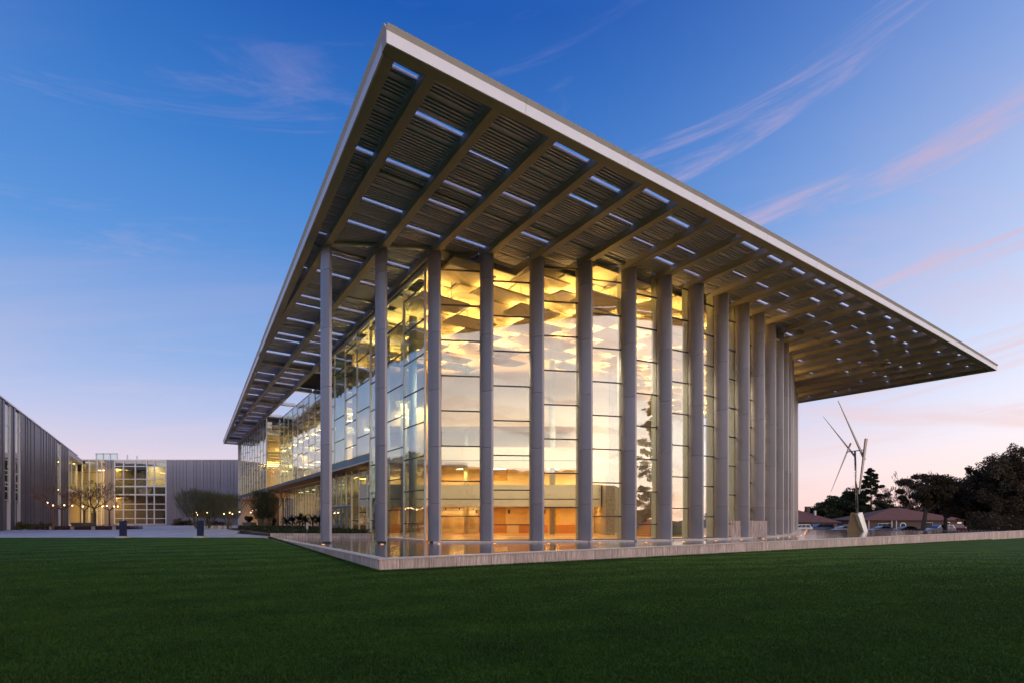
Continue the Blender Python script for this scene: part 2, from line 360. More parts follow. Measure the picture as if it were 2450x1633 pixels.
def edge_tufts():
    rng = np.random.default_rng(9); n = 26000; k = rng.random(n)
    front = k < .72
    a = np.where(front, 5.3 + 60 * rng.random(n) ** 1.6, 0); b = np.where(front, 14.93 - rng.exponential(.035, n), 14.9 + 22 * rng.random(n) ** 1.4)
    a = np.where(front, a, 5.38 + .0235 * (b - 15) - rng.exponential(.04, n))
    x = .8353 * a - .5735 * b; y = .5498 * a + .8192 * b
    z = np.where(front, -.45 * np.clip((a - 6) / 78, 0, 1.5), .42 * np.clip((b - 14) / 22.5, 0, 1))
    h = rng.uniform(.03, .085, n); wd = rng.uniform(.005, .010, n); ln = rng.normal(0, .02, (n, 2))
    v = np.zeros((n, 3, 3)); v[:, 0] = np.c_[x - wd, y, z - .01]; v[:, 1] = np.c_[x + wd, y, z - .01]; v[:, 2] = np.c_[x + ln[:, 0], y + ln[:, 1], z + h]
    me = bpy.data.meshes.new('edge_grass'); me.vertices.add(n * 3); me.vertices.foreach_set('co', v.reshape(-1)); me.loops.add(n * 3); me.loops.foreach_set('vertex_index', np.arange(n * 3, dtype=np.int32))
    me.polygons.add(n); me.polygons.foreach_set('loop_start', np.arange(0, n * 3, 3, dtype=np.int32)); me.update(calc_edges=True); me.materials.append(M_gblade)
    o = bpy.data.objects.new('edge_grass', me); put(o, None, Vector((0, 0, 0))); props(o, 'longer uncut grass along the foot of the pool wall', 'grass', kind='stuff')
edge_tufts()

# plaza of pale concrete slabs with thin joints
MB().prism([(-130, 31.9), (-15.9, 32.65), tuple(P(6.0, 37.2))[:2], (-22, 40), (-26.5, 48.8), tuple(P(12, 70))[:2], tuple(P(12, 135))[:2], (-130, 150)], .2, .47).build('plaza', M_plaza, kind='structure')
mb = MB()
for k in range(26):
    x = -16 - k * 3.4; mb.seg((x, 32.2), (x - 12, 72), .03, .47, .4745)
for k in range(9):
    y = 34.5 + k * 3.6; mb.box(-125, -17 - .45 * (y - 34), y, y + .03, .47, .4745)
mb.build('paving_joint', mat('joint_dark', (.16, .155, .17), .9), kind='structure')
MB().prism([(-18.8, 36.7), (-16.4, 34.1), tuple(P(6.2, 37.5))[:2], tuple(P(11.5, 33.1))[:2], tuple(P(12.1, 35))[:2], tuple(P(14.0, 50))[:2], tuple(P(14, 69))[:2], (-33, 58), (-26.3, 48.8)], .1, .60).build('planting_bed', M_soil, kind='structure')
# reflecting pool
pool_far = P(63.3, 31.3); pool_r = P(70, 15.35)
MB().prism([tuple(P(5.75, 15.3))[:2], tuple(P(70, 15.3))[:2], tuple(P(63.6, 34))[:2], tuple(P(40, 36))[:2], tuple(P(12.6, 33.5))[:2], tuple(P(11.3, 33))[:2], tuple(P(6.3, 37.2))[:2]], .20, WATER).build('water', M_water, kind='structure')
pw = thing('pool_wall', 'low travertine wall round the reflecting pool, corner towards the lawn', 'wall', P(5.45, 15, 0))
def slabs(p, q, z0f, z1, name_parent, wmean=.62, thick=.1, m=M_stone, limit=300):
    p = Vector(p[:2]); q = Vector(q[:2]); d = (q - p); Ln = d.length; d.normalize(); s = 0; n = 0
    while s < Ln - .02 and n < limit:
        wd = wmean * R.choice([.55, .8, 1, 1.25, 1.5]); e = min(Ln, s + wd)
        if Ln - e < .2: e = Ln
        a = p + d * (s + .009); b = p + d * (e - .009); zz = z0f((s + e) / 2)
        low = zz + R.choice([.05, .07, .09]); prd = R.uniform(-.008, .008)
        MB().seg(a, b, thick, low + .006, z1, thick / 2 + prd).build('stone_slab', m, name_parent)
        if R.random() < .5 or s < 3: MB().seg(a, b, thick, zz - .25, low, thick / 2 - prd).build('plinth_stone', m, name_parent)
        else: MB().seg(a, b, thick, zz - .25, low, thick / 2 + prd * .5).build('plinth_stone', m, name_parent)
        s = e; n += 1
def zfront(s): return -.45 * min(1.5, max(0, (s + 5.45 - 6) / 78))
def zside(s): return .42 * min(1, (s + 1) / 22.5)
slabs(P(5.45, 15), P(90, 15), zfront, .37, pw, .66)
# side wall runs from the far end towards the corner so that its outer face looks at the lawn
slabs(P(5.95, 37.2), P(5.45, 15.12), lambda s: zside(22 - s), .37, pw, .55)
MB().ab(5.42, 90, 14.97, 15.34, .37, .402).build('coping', M_cope, pw)
MB().hexa([P(5.42, 15.345), P(5.78, 15.345), P(6.32, 37.2), P(5.96, 37.2)], .37, .402).build('coping', M_cope, pw)
MB().hexa([P(70.05, 15.6), P(70.4, 15.6), P(63.9, 31.6), P(63.5, 31.6)], -.5, .39).build('weir_wall', M_dark, pw)
mb = MB()
p0 = P(69.9, 15.7, 0); p1 = P(63.4, 31.5, 0)
for k in range(60):
    c = p0.lerp(p1, (k + .5) / 60); d = (p1 - p0).normalized() * .08; mb.hexa([(c - d) - Vector((.03, .05, 0)), (c + d) - Vector((.03, .05, 0)), (c + d) + Vector((.03, .05, 0)), (c - d) + Vector((.03, .05, 0))], .385, .41)
mb.build('weir_glint', M_cope, pw, kind='stuff')  # pale blocks stand in for dashes of light along the weir
tw = thing('terrace_wall', 'pale travertine retaining wall behind the pool beside the planting bed', 'wall', P(8.7, 35, .3))
slabs(P(6.05, 37.3), P(11.45, 32.8), lambda s: .40, .66, tw, .85, .35)
MB().ab(68, 110, 15.5, 17, -.6, .2).build('verge', M_soil, kind='structure')
MB().prism([(55, 68), (200, 42), (260, 105), (70, 105), (20, 105), (-10, 100)], -1.3, -1.04).build('road', M_asph, kind='structure')

# ------------------------------------------------------------------ the arts centre
B = thing('arts_centre', 'large glass and steel performing arts building with deep louvred canopy roof', 'building', P(14, 27, 0))
# columns
def column(i, full=True):
    ar, b0 = cola(i), colb[i]
    sec = [(0, 0), (-.125, 0)] + [(-.125 - .265 * math.sin(t * math.pi * .62) ** .9, .80 * t) for t in (.1, .2, .3, .4, .5, .6, .7, .8, .9, 1)] + [(0, .80)]
    sec = sec[::-1]
    pts = [P(ar + x, b0 + y) for x, y in sec]
    base_z = WATER + .06 if i > 1 else WATER + .07
    core = MB().prism([P(ar + x, b0 + y) for x, y in ((-.05, .74), (-.28, .74), (-.27, .36), (-.15, .12), (-.05, .05))], .1 if i < 2 else WATER, ZS)
    o = core.build('column', M_dark, B)
    zz = [base_z, 2.45, 5.5, 8.55, 11.6, 14.65, ZS]
    for k in range(6):
        MB().prism([(p.x, p.y) for p in pts], zz[k] + .008, zz[k+1] - .008 if k < 5 else zz[k+1]).build('cladding_panel', M_col, o)
    return o
for i in range(NB): column(i)

# roof
roof = MB()
roofo = None
def glass_b(a):        # b of the glass line over the hall at position a
    t = (a - 7.33) / SP; i = int(max(0, min(NB - 2, math.floor(t)))); f = t - i
    return (colb[i] * (1 - f) + colb[i+1] * f) + .82
def aL(b): return 5.56 + .044 * (b - 14.66)
hall = [P(12.3, glass_b(12.3) + .3)] + [P(cola(i), colb[i] + 1.3) for i in range(3, 24)] + [P(65.4, 34), P(64.6, 60), P(12.3, 60)]
MB().prism([(p.x, p.y) for p in hall], ZL + .04, ZT).build('roof', M_black, B)
roofo = bpy.data.objects['roof']
MB().ab(14.4, 40, 47, 109, ZS + .1, ZT).build('rear_roof', M_black, B)
MB().ab(12.35, 40, 79.2, 109, ZS + .12, ZT - .02).build('rear_roof', M_black, B)
# fascia, bowed very slightly outwards along the long front
def bow(a): t = (a - 5.56) / 60.4; return 14.66 - .30 * 4 * t * (1 - t)
edges = [5.56 + 60.4 * k / 12 for k in range(13)]
for k in range(12):
    a0, a1 = edges[k] + (.006 if k else 0), edges[k+1] - .006
    MB().hexa([P(a0, bow(a0)), P(a1, bow(a1)), P(a1, bow(a1) + .05), P(a0, bow(a0) + .05)], ZS - .001, 16.29).build('fascia_panel', M_fascia, roofo)
    q = [P(a0, bow(a0), 16.30), P(a1, bow(a1), 16.30), P(a1, bow(a1) - .09, 16.44), P(a0, bow(a0) - .09, 16.44)]
    q2 = [P(a0, bow(a0) + .06, 16.30), P(a1, bow(a1) + .06, 16.30), P(a1, bow(a1) + .06, 16.44), P(a0, bow(a0) + .06, 16.44)]
    mb = MB(); mb.v = [tuple(x) for x in q + q2]
    mb.f = [(0, 1, 2, 3), (7, 6, 5, 4), (3, 2, 6, 7), (0, 4, 5, 1), (0, 3, 7, 4), (1, 5, 6, 2)]; mb.build('fascia_lip', M_lip, roofo)
le = [14.66 + 95.4 * k / 14 for k in range(15)]
for k in range(14):
    b0, b1 = le[k] + .006, le[k+1] - .006
    MB().hexa([P(aL(b0) - .003, b0), P(aL(b0) + .05, b0), P(aL(b1) + .05, b1), P(aL(b1) - .003, b1)], ZS, 16.29).build('fascia_panel', M_mull, roofo)
    mb = MB(); q = [P(aL(b0), b0, 16.30), P(aL(b1), b1, 16.30), P(aL(b1) - .09, b1, 16.44), P(aL(b0) - .09, b0, 16.44)]
    q2 = [P(aL(b0) + .06, b0, 16.30), P(aL(b1) + .06, b1, 16.30), P(aL(b1) + .06, b1, 16.44), P(aL(b0) + .06, b0, 16.44)]
    mb.v = [tuple(x) for x in q + q2]; mb.f = [(3, 2, 1, 0), (4, 5, 6, 7), (7, 6, 2, 3), (1, 5, 4, 0), (4, 7, 3, 0), (2, 6, 5, 1)]; mb.build('fascia_lip', M_lip, roofo)
MB().hexa([P(65.9, 14.66), P(65.96, 14.66), P(64.4, 34), P(64.34, 34)], ZS, 16.44).build('fascia_panel', M_lip, roofo)
# edge beams
mb = MB()
for k in range(12):
    a0, a1 = edges[k], edges[k+1]; mb.hexa([P(a0, bow(a0) + .055), P(a1, bow(a1) + .055), P(a1, bow(a1) + .42), P(a0, bow(a0) + .42)], ZS - .003, ZL)
mb.build('edge_beam', M_beam, roofo)
MB().hexa([P(aL(15.1) + .055, 15.1), P(aL(15.1) + .40, 15.1), P(aL(109) + .36, 109), P(aL(109) + .055, 109)], ZS - .002, ZL).build('edge_beam', M_beam, roofo)
MB().hexa([P(65.5, 15.1), P(65.88, 15.1), P(64.33, 34), P(63.95, 34)], ZS - .002, ZL).build('edge_beam', M_beam, roofo)
MB().ab(aL(109.5), 12.5, 109.1, 109.5, ZS, ZT).build('edge_beam', M_beam, roofo)
for i in range(NB):
    a = beama(i)
    b1 = {0: 49.0, 1: 105.0, 2: 109.0}.get(i, colb[i] + 1.0)
    # the beam is a plate girder: wide bottom flange, thinner web up to the louvres
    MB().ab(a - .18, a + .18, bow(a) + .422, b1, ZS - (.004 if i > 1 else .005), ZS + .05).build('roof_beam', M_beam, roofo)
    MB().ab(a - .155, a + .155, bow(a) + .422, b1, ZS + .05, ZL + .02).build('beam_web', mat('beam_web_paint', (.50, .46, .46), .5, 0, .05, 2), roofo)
# louvre panels: ribbed pans between the beams with open slits
SL = {0: [15.68, 19.99, 26.9, 31.2, 38.3], 1: [17.08, 19.96, 22.98, 25.13, 28.85, 31.12, 35.18, 36.74, 39.72, 43.27, 44.77, 48.5, 51.9, 55.9, 58.8, 63, 66.3, 71, 74.6, 80.5, 84.5, 89, 93.5, 98, 103],
      2: [17.68, 19.84, 21.37, 23.9, 27.9, 31.06, 35.68, 37.9, 40.95, 42.34, 43.89, 47, 50.1, 54.24, 56.45, 59.0, 64.08, 66.28, 69.27, 72.22, 76.82, 80, 83.55, 87.4, 90.97, 93.37, 97, 100.94, 105],
      3: [15.50, 19.07, 23.51], 4: [16.17, 17.59, 21.24], 5: [15.47, 17.62], 6: [16.13, 18.28], 7: [17.61], 8: [15.46], 9: [17.61], 10: [15.51], 11: [17.64], 12: [15.52, 19.1], 13: [16.30, 18.44],
      14: [18.44], 15: [15.61, 19.21], 16: [16.35, 17.78, 19.89], 17: [15.68, 18.55], 18: [17.11, 19.26], 19: [17.88, 21.4], 20: [16.3, 20.0, 23.6], 21: [15.6, 18.5, 22.1], 22: [17.1, 20.7, 24.3], 23: [16.3, 19.3, 22.8, 26.4], 24: [17.8, 22.1]}
rs = random.Random(5)
for i in range(6, 24):
    ks = set(int(round((q - 14.7) / .72)) for q in SL.get(i, []))
    for _ in range(2 if i < 12 else 3):
        kk = rs.randint(1, int((glass_b(beama(i)) - 15.6) / .72))
        if all(abs(kk - q) > 1 for q in ks): ks.add(kk)
    SL[i] = sorted(set([14.7 + .72 * q + .1 for q in ks]))
for i in range(NB + 1):
    if i == 0: aa = lambda b: (aL(b) + .42, beama(0) - .165); bend = 46
    elif i == 1: aa = lambda b: ((beama(0) + .165) if b < 50 else aL(b) + .42, beama(1) - .165); bend = 104
    elif i == 2: aa = lambda b: (beama(1) + .165, beama(2) - .165); bend = 108.6
    elif i < NB: aa = (lambda i: (lambda b: (beama(i-1) + .165, beama(i) - .165)))(i); bend = max(glass_b(beama(i-1)), glass_b(beama(i))) + .55
    else: aa = lambda b: (beama(NB-1) + .165, 65.5 - (b - 15.1) * .08); bend = 33.5
    b = 15.10; cuts = [s for s in SL.get(i, []) if s < bend - .3] + [bend + .06]
    for s in cuts:
        hw = .07 if s < 26 else .07 + min(.14, (s - 26) * .006)
        e = s - hw
        if e - b < .2: b = s + hw; continue
        mb = MB(); n = 0; x = b; prof = []
        pitch = .16 if b < 50 else .24
        k = int(round((b - 14.7) / .16))
        while x < e - .03:
            flat = (k % 5 == 4)
            x1 = min(e, x + pitch)
            if flat and R.random() < .8: prof += [(x, ZL + .0), (x1, ZL + .0)]
            else: prof += [(x, ZL + .03), (x + pitch * .10, ZL - .06), (x + pitch * .58, ZL - .06), (x + pitch * .66, ZL + .03)]
            x += pitch; k += 1
        prof = [(min(px, e), pz) for px, pz in prof] + [(e, ZL)]
        v = []; f = []
        for px, pz in prof:
            l, r_ = aa(px)
            if r_ - l < .05: l = r_ - .05
            v += [tuple(P(l, px, pz)), tuple(P(r_, px, pz)), ]
        m0 = len(v)
        for q in range(len(prof) - 1): f.append((2*q, 2*q+2, 2*q+3, 2*q+1))
        l0, r0 = aa(b); l1, r1 = aa(e)
        v += [tuple(P(l0, b, ZL + .045)), tuple(P(r0, b, ZL + .045)), tuple(P(l1, e, ZL + .045)), tuple(P(max(r1, l1 + .05), e, ZL + .045))]
        f += [(m0, m0+1, m0+3, m0+2), (0, 1, m0+1, m0), (m0-2, m0+2, m0+3, m0-1)]
        mb.v = v; mb.f = f; mb.build('louvre_panel', M_louv, roofo)
        b = s + hw
# cross pipes and deeper cross bars
def pipe(i, b, r=.06, z=ZL - .10):
    l = aL(b) + .3 if i == 0 else beama(i-1) + .15
    MB().tube(P(l, b, z), P(beama(i) - .15, b, z), r, k=10).build('cross_tube', M_pipe, roofo, smooth=True)
for i in range(1, 24):
    if glass_b(beama(i) - 1) > 20.9: pipe(i, 20.75 if i < 4 else 20.5)
pipe(0, 20.9)
for b in (28.2, 33.6, 41.1): pipe(0, b); pipe(1, b); pipe(2, b)
for b in (51.2, 59.8, 68.3, 76.9, 85.5, 94.0, 102.6):
    if aL(b) + .4 < beama(1): MB().ab(aL(b) + .35, beama(1) - .17, b, b + .45, ZS + .06, ZL - .05).build('cross_beam', M_beam, roofo)
    MB().ab(beama(1) + .17, beama(2) - .17, b, b + .45, ZS + .06, ZL - .05).build('cross_beam', M_beam, roofo)
for b in (51.2, 59.8, 68.3, 76.9): MB().ab(beama(2) + .18, 14.0, b, b + .5, ZS + .02, ZL - .04).build('bridge_beam', M_fascia, roofo)
# eaves tube along the tops of the free columns, and the one over the side facade
MB().tube(P(cola(0) - .1, colb[0] + .4, ZL - .18), P(cola(1) - .1, colb[1] + .4, ZL - .18), .10, k=10).build('cross_tube', M_pipe, roofo, smooth=True)
MB().tube(P(cola(1) - .1, colb[1] + .4, ZL - .18), P(cola(2) - .1, colb[2] + .4, ZL - .18), .10, k=10).build('cross_tube', M_pipe, roofo, smooth=True)
MB().tube(P(12.28, 25.6, ZS - .12), P(12.28, 47, ZS - .12), .16, k=12).build('eaves_tube', M_pipe, roofo, smooth=True)

# front curtain wall
cw = MB()
for i in range(2, NB - 1): cw.seg(P(cola(i), colb[i] + .82), P(cola(i+1), colb[i+1] + .82), 1.25, WATER - .2, .425, -.45)
cwo = cw.build('curtain_wall', M_cope, B, label='curved glass front of the lobby behind the columns')
first = [1.77, 1.30, 2.27]; TS = 1.925
for i in range(2, NB - 1):
    p = P(cola(i) - .06, colb[i] + .82); q = P(cola(i+1) - .06, colb[i+1] + .82); d = (q - p).normalized()
    zs = [.44]; z = first[(i - 2) % 3]
    while z < 16.0: zs.append(z); z += TS
    zs.append(16.30)
    for k in range(len(zs) - 1):
        MB().seg(p + d * .05, q - d * .16, .028, zs[k] + (.03 if k else 0), zs[k+1] - .03).build('glass_pane', M_glass, cwo)
    for z in zs[:-1]: MB().seg(p + d * .05, q - d * .16, .10, z - .03, z + .03).build('transom', M_dark, cwo)
    MB().seg(q - d * .16, q - d * .02, .16, .435, 16.31).build('mullion', M_mull, cwo)
    MB().seg(p - d * .02, p + d * .05, .10, .435, 16.31).build('mullion', M_dark, cwo)
    MB().seg(p + d * .02, q, .14, 16.31, ZL + .04).build('head_rail', M_beam, cwo)
    # steel fin standing inside behind each column
    c = q - d * .10; nrm = Vector((-d.y, d.x, 0))
    MB().hexa([c + nrm * .12 - d * .09, c + nrm * .12 + d * .09, c + nrm * .62 + d * .09, c + nrm * .62 - d * .09], FLOOR, 16.2).build('inner_fin', M_intcol, cwo)

# side curtain walls: three bays of building set at different depths
def side_wall(a, b0, pitch, n, zlow, zhigh, zm=M_glass2, stag=0, band=None, name='side_curtain_wall', label=None, maxp=400):
    fr = MB(); o = None
    zr0 = band if band else (WATER - .2, .435)
    fr.ab(a - .09, a + .09, b0, b0 + pitch * n, *zr0)
    o = fr.build(name, M_cope if not band else M_mull, B, label=label)
    for j in range(n):
        c0, c1 = b0 + j * pitch, b0 + (j + 1) * pitch
        zs = [zlow]; z = zlow + [1.35, .9, 1.75, 1.1][(j + stag) % 4]
        while z < zhigh - .4: zs.append(z); z += TS
        zs.append(zhigh)
        for k in range(len(zs) - 1):
            MB().ab(a - .014, a + .014, c0 + .04, c1 - .04, zs[k] + .025, zs[k+1] - .025).build('glass_pane', zm, o)
        for z in zs[1:-1]: MB().ab(a - .04, a + .04, c0 + .04, c1 - .04, z - .025, z + .025).build('transom', M_dark, o)
        MB().ab(a - .055, a + .055, c0 - .035, c0 + .04, zlow, zhigh).build('mullion', M_mull, o)
    MB().ab(a - .08, a + .08, b0 + n * pitch - .04, b0 + n * pitch + .04, zlow, zhigh).build('mullion', M_mull, o)
    return o
side_wall(12.2, 26.3, 2.98, 3, .44, 16.1, stag=1, label='tall side glazing nearest the corner')
w2 = side_wall(12.2, 35.24, 2.98, 4, 6.38, 16.1, stag=0, band=(5.72, 5.80), label='upper side glazing above the entrance doors')
for j in range(4): MB().ab(12.16, 12.24, 35.28 + j * 2.98, 38.18 + j * 2.98, 5.80, 6.33).build('spandrel_panel', M_spand, w2)
MB().ab(12.15, 14.1, 47.16, 47.3, 5.72, 16.1).build('return_panel', M_spand, w2)
w3 = side_wall(14.1, 47.3, 2.88, 11, 6.38, 16.0, stag=2, band=(5.72, 5.80), label='recessed upper side glazing under the open roof slot')
for j in range(11): MB().ab(14.06, 14.14, 47.34 + j * 2.88, 50.10 + j * 2.88, 5.80, 6.33).build('spandrel_panel', M_spand, w3)
w4 = side_wall(12.35, 79.1, 2.72, 11, 6.2, 15.95, stag=1, band=(5.4, 5.5), label='far projecting upper glazing at the end of the side facade')
for j in range(11): MB().ab(12.31, 12.39, 79.14 + j * 2.72, 81.76 + j * 2.72, 5.5, 6.15).build('spandrel_panel', M_spand, w4)
# end face of the projecting part, looking at the camera
pw4 = []
for k, (z0, z1) in enumerate(((5.5, 6.4), (6.45, 8.4), (8.45, 10.9), (10.95, 13.4), (13.45, 15.9))):
    MB().ab(12.45, 14.0, 79.04, 79.07, z0, z1).build('glass_pane', glass('clear_end_glass', (.9, .94, .9), .06, .5, .01), w4)
MB().ab(12.3, 14.2, 79.0, 79.12, 5.38, 5.5).build('transom', M_mull, w4)
MB().ab(12.28, 12.44, 79.0, 79.14, 5.4, 15.9).build('corner_post', M_mull, w4)
MB().ab(14.02, 14.2, 79.0, 79.14, .6, 15.9).build('corner_post', M_mull, w4)
MB().ab(12.1, 12.6, 108.9, 109.3, .5, ZS).build('end_column', M_mull, B)
# upper floor slab, soffit and ground floor glazing below
MB().ab(12.3, 20, 35.3, 109, 5.42 + .31, 6.1).build('upper_floor', mat('grey_soffit', (.22, .19, .18), .7), B)
MB().ab(12.45, 20, 79.2, 108.8, 5.40, 5.7).build('upper_floor', M_wall, B)
gf = side_wall(13.3, 35.4, 1.92, 4, .42, 5.70, stag=0, name='ground_curtain_wall', label='ground floor glazing beside the entrance doors')
MB().ab(12.28, 13.3, 35.30, 35.33, .42, 5.7).build('glass_pane', M_glass2, gf)
gf2 = side_wall(13.3, 49.2, 1.92, 1, .42, 5.70, stag=0, name='ground_curtain_wall')
for j in range(4):
    b0 = 43.1 + j * 1.5
    dr = MB()
    for (x0, x1, z0, z1) in ((b0 + .03, b0 + .15, .42, 2.75), (b0 + 1.35, b0 + 1.47, .42, 2.75), (b0 + .15, b0 + 1.35, .42, .72), (b0 + .15, b0 + 1.35, 2.6, 2.75)): dr.ab(13.24, 13.34, x0, x1, z0, z1)
    d = dr.build('door', mat('blue_grey_door_frame', (.25, .26, .36), .4, .4), B)
    MB().ab(13.28, 13.30, b0 + .15, b0 + 1.35, .72, 2.6).build('glass_pane', M_glass2, d)
    hb = b0 + (1.25 if j % 2 == 0 else .25); MB().tube(P(13.14, hb, 1.2), P(13.14, hb, 1.75), .018, k=6).build('handle', M_steel, d)
    MB().ab(13.28, 13.31, b0 + .03, b0 + 1.47, 2.85, 5.68).build('glass_pane', M_glass2, gf)
    MB().ab(13.24, 13.34, b0, b0 + .05, 2.75, 5.7).build('mullion', M_mull, gf)
MB().ab(13.2, 13.36, 43.05, 49.2, 2.76, 2.86).build('transom', M_mull, gf)
gf3 = side_wall(15.6, 51.2, 1.55, 21, .45, 5.70, stag=1, name='ground_curtain_wall', label='long ground floor glazing behind the planting')
for j in range(2):
    d = MB().ab(15.5, 15.56, 60 + j * 1.6, 61.5 + j * 1.6, .5, 2.7).build('door', mat('blue_grey_door_frame', (.25, .26, .36)), B)
MB().tube(P(14.3, 79.4, .5), P(14.3, 79.4, 5.5), .18, k=12).build('round_column', M_mull, B, smooth=True)
MB().ab(16, 19, 79, 79.3, .4, 5.4).build('interior_wall', M_wall, B)
MB().ab(12.5, 20, 108.2, 108.5, .4, 16).build('interior_wall', M_wall, B)
MB().ab(14, 20, 98, 98.4, .4, 5.4).build('interior_wall', M_metalwall, B)

# interior of the lobby
MB().prism([tuple(P(12.45, 26.5))[:2]] + [tuple(P(cola(i), colb[i] + 1.1))[:2] for i in range(3, 24)] + [tuple(P(64, 60))[:2], tuple(P(20, 60))[:2], tuple(P(13.4, 50))[:2], tuple(P(12.45, 35))[:2]], .1, FLOOR).build('lobby_floor', M_woodfl, B)
MB().ab(13.4, 20, 50.5, 109, .1, .42).build('lobby_floor', M_woodfl, B)
YW = 44.0
iw = MB().box(-14.0, 8.5, YW, YW + .3, FLOOR, 16.2).build('interior_wall', M_wall, B)
MB().seg((8.5, YW), tuple(P(63.5, 48))[:2], .3, FLOOR, 16.2).build('interior_wall', M_conc, B)
k = 0
for x0, x1 in ((-14, -12.6), (-12.2, -8.0), (-2.85, -.45), (.6, 3.2), (3.5, 6.7)):
    mb = MB(); x = x0
    while x < x1 - .05: mb.box(x, min(x + .145, x1), YW - .07, YW, FLOOR, 1.12); x += .15
    mb.build('wainscot', M_wood, iw)
for (x0, x1, z0, z1, m) in ((-2.4, -.55, 1.15, 2.6, mat('ochre_painted_shade', (.42, .28, .12), .7)), (-2.2, -.4, 5.0, 6.0, mat('ochre_painted_shade', (.42, .28, .12), .7)),
                           (1.7, 2.4, 1.2, 2.62, M_black), (1.65, 2.35, 4.9, 5.75, M_black), (-12, -10, .5, 2.6, mat('ochre_painted_shade', (.42, .28, .12), .7)), (2.6, 4.1, 1.3, 2.6, mat('ochre_painted_light', (.62, .46, .22), .7))):
    MB().box(x0, x1, YW - .05, YW - .01, z0, z1).build('wall_recess', m, iw)  # flat panels: recess shade and lit ochre put into their colours
for x in (1.85, 2.05, 2.25): MB().box(x, x + .03, YW - .075, YW - .052, 1.2, 2.62).build('slat', M_wood, iw)
for x in (-.35, -3.2, 2.75): MB().box(x, x + .18, YW - .09, YW, 2.1, 2.45).build('wall_speaker', M_dark, iw)
# donor wall with its heading
for x0, x1 in ((-6.35, -5.15), (-5.1, -4.1), (-4.05, -2.95)):
    MB().box(x0, x1, YW - .12, YW - .02, FLOOR + .02, 2.15).build('donor_panel', mat('etched_gold_panel', (.62, .50, .30), .45, .2, .3, 14, stretch=(1, 1, 5)), iw)
def text(body, size, x, y, z, m, parent, name='lettering', ext=.008, rot=(rad(90), 0, 0), width=None):
    cu = bpy.data.curves.new(name, 'FONT'); cu.body = body; cu.size = size; cu.extrude = ext; cu.align_x = 'LEFT'
    cu.materials.append(m); o = bpy.data.objects.new(name, cu); put(o, parent, Vector((x, y, z))); o.rotation_euler = rot
    bpy.context.view_layer.update(); sx = width / max(.01, o.dimensions.x) if width else 1
    me = bpy.data.meshes.new_from_object(o.evaluated_get(bpy.context.evaluated_depsgraph_get())); me.transform(Matrix.Diagonal((sx, 1, 1, 1)))
    nm = o.name; C.objects.unlink(o); bpy.data.objects.remove(o); o = bpy.data.objects.new(name, me); put(o, parent, Vector((x, y, z))); o.rotation_euler = rot
    return o
M_ink = mat('black_lettering', (.02, .018, .015), .6)
text('CAMPAIGN FOR THE VALLEY PERFORMING ARTS CENTER', .13, -6.45, YW - .03, 2.36, M_ink, iw, width=3.75)
MB().box(-6.35, -4.2, YW - .6, YW - .54, 2.56, 2.62).build('light_track', M_dark, B)
for x in (-5.75, -4.55, -3.35):
    MB().tube((x, YW - .57, 2.56), (x, YW - .5, 2.44), .035, .05, k=8).build('track_spot', M_dark, B)
# faint lines of names on the donor panels
for x0, x1 in ((-6.2, -5.3), (-5.0, -4.2), (-3.9, -3.05)):
    mb = MB()
    for k in range(26):
        z = 1.98 - k * .048; wd = R.uniform(.3, .9) * (x1 - x0); c = (x0 + x1) / 2
        if R.random() < .85: mb.box(c - wd / 2, c + wd / 2, YW - .125, YW - .121, z, z + .016)
    mb.build('small_lettering', mat('brown_lettering', (.16, .10, .05), .6), iw, kind='stuff')
# balcony fronts
def balcony(pts, z0, z1, depth=3.2, name='balcony'):
    o = None
    for k in range(len(pts) - 1):
        (x0, y0), (x1, y1) = pts[k], pts[k+1]
        mb = MB(); mb.seg((x0 + (.01 if k else 0), y0), (x1 - .01, y1), .22, z0 + .62, z1)
        if o is None: o = mb.build(name, M_cream, B)
        else: mb.build('front_panel', M_cream, o)
        MB().seg((x0 + (.01 if k else 0), y0), (x1 - .01, y1), .20, z0, z0 + .55, .02).build('front_panel', M_cream, o)
        MB().seg((x0, y0), (x1, y1), .12, z0 + .55, z0 + .62, .03).build('shadow_gap', M_dark, o)
    MB().hexa([(pts[0][0], pts[0][1] + .12), (pts[-1][0] - .1, pts[-1][1] + .12), (pts[-1][0] - .1, YW - .1), (pts[0][0], YW - .1)], z0 + .2, z0 + .5).build('slab', M_wall, o)
    return o
bal = balcony([(-12.0, 39.6), (-4, 39.9), (-.9, 40.0), (7.0, 40.0)], 2.62, 4.36)
MB().seg((7.0, 40.0), (7.5, YW - .2), .2, 2.62, 4.36).build('end_panel', M_cream, bal)
bal2 = balcony([(-12.0, 40.2), (-4, 40.5), (1.0, 40.5), (5.6, 40.6)], 5.75, 7.4)
MB().box(-12, 5.2, 41.0, YW - .1, 9.2, 13.4).build('upper_wall_box', M_wall, bal2)
for (x, y, r) in ((-9.15, 36.6, .25), (-6.7, 33.9, .27), (3.3, 40.9, .25), (-3.9, 42.8, .2), (13.5, 38.0, .3)):
    MB().tube((x, y, FLOOR), (x, y, 15.2), r, k=16).build('round_column', M_intcol, B, smooth=True)
for b, a in ((37.5, 15.6), (43.5, 15.8)): 
    p = P(a, b); MB().tube((p.x, p.y, FLOOR), (p.x, p.y, 15.2), .25, k=16).build('round_column', M_intcol, B, smooth=True)
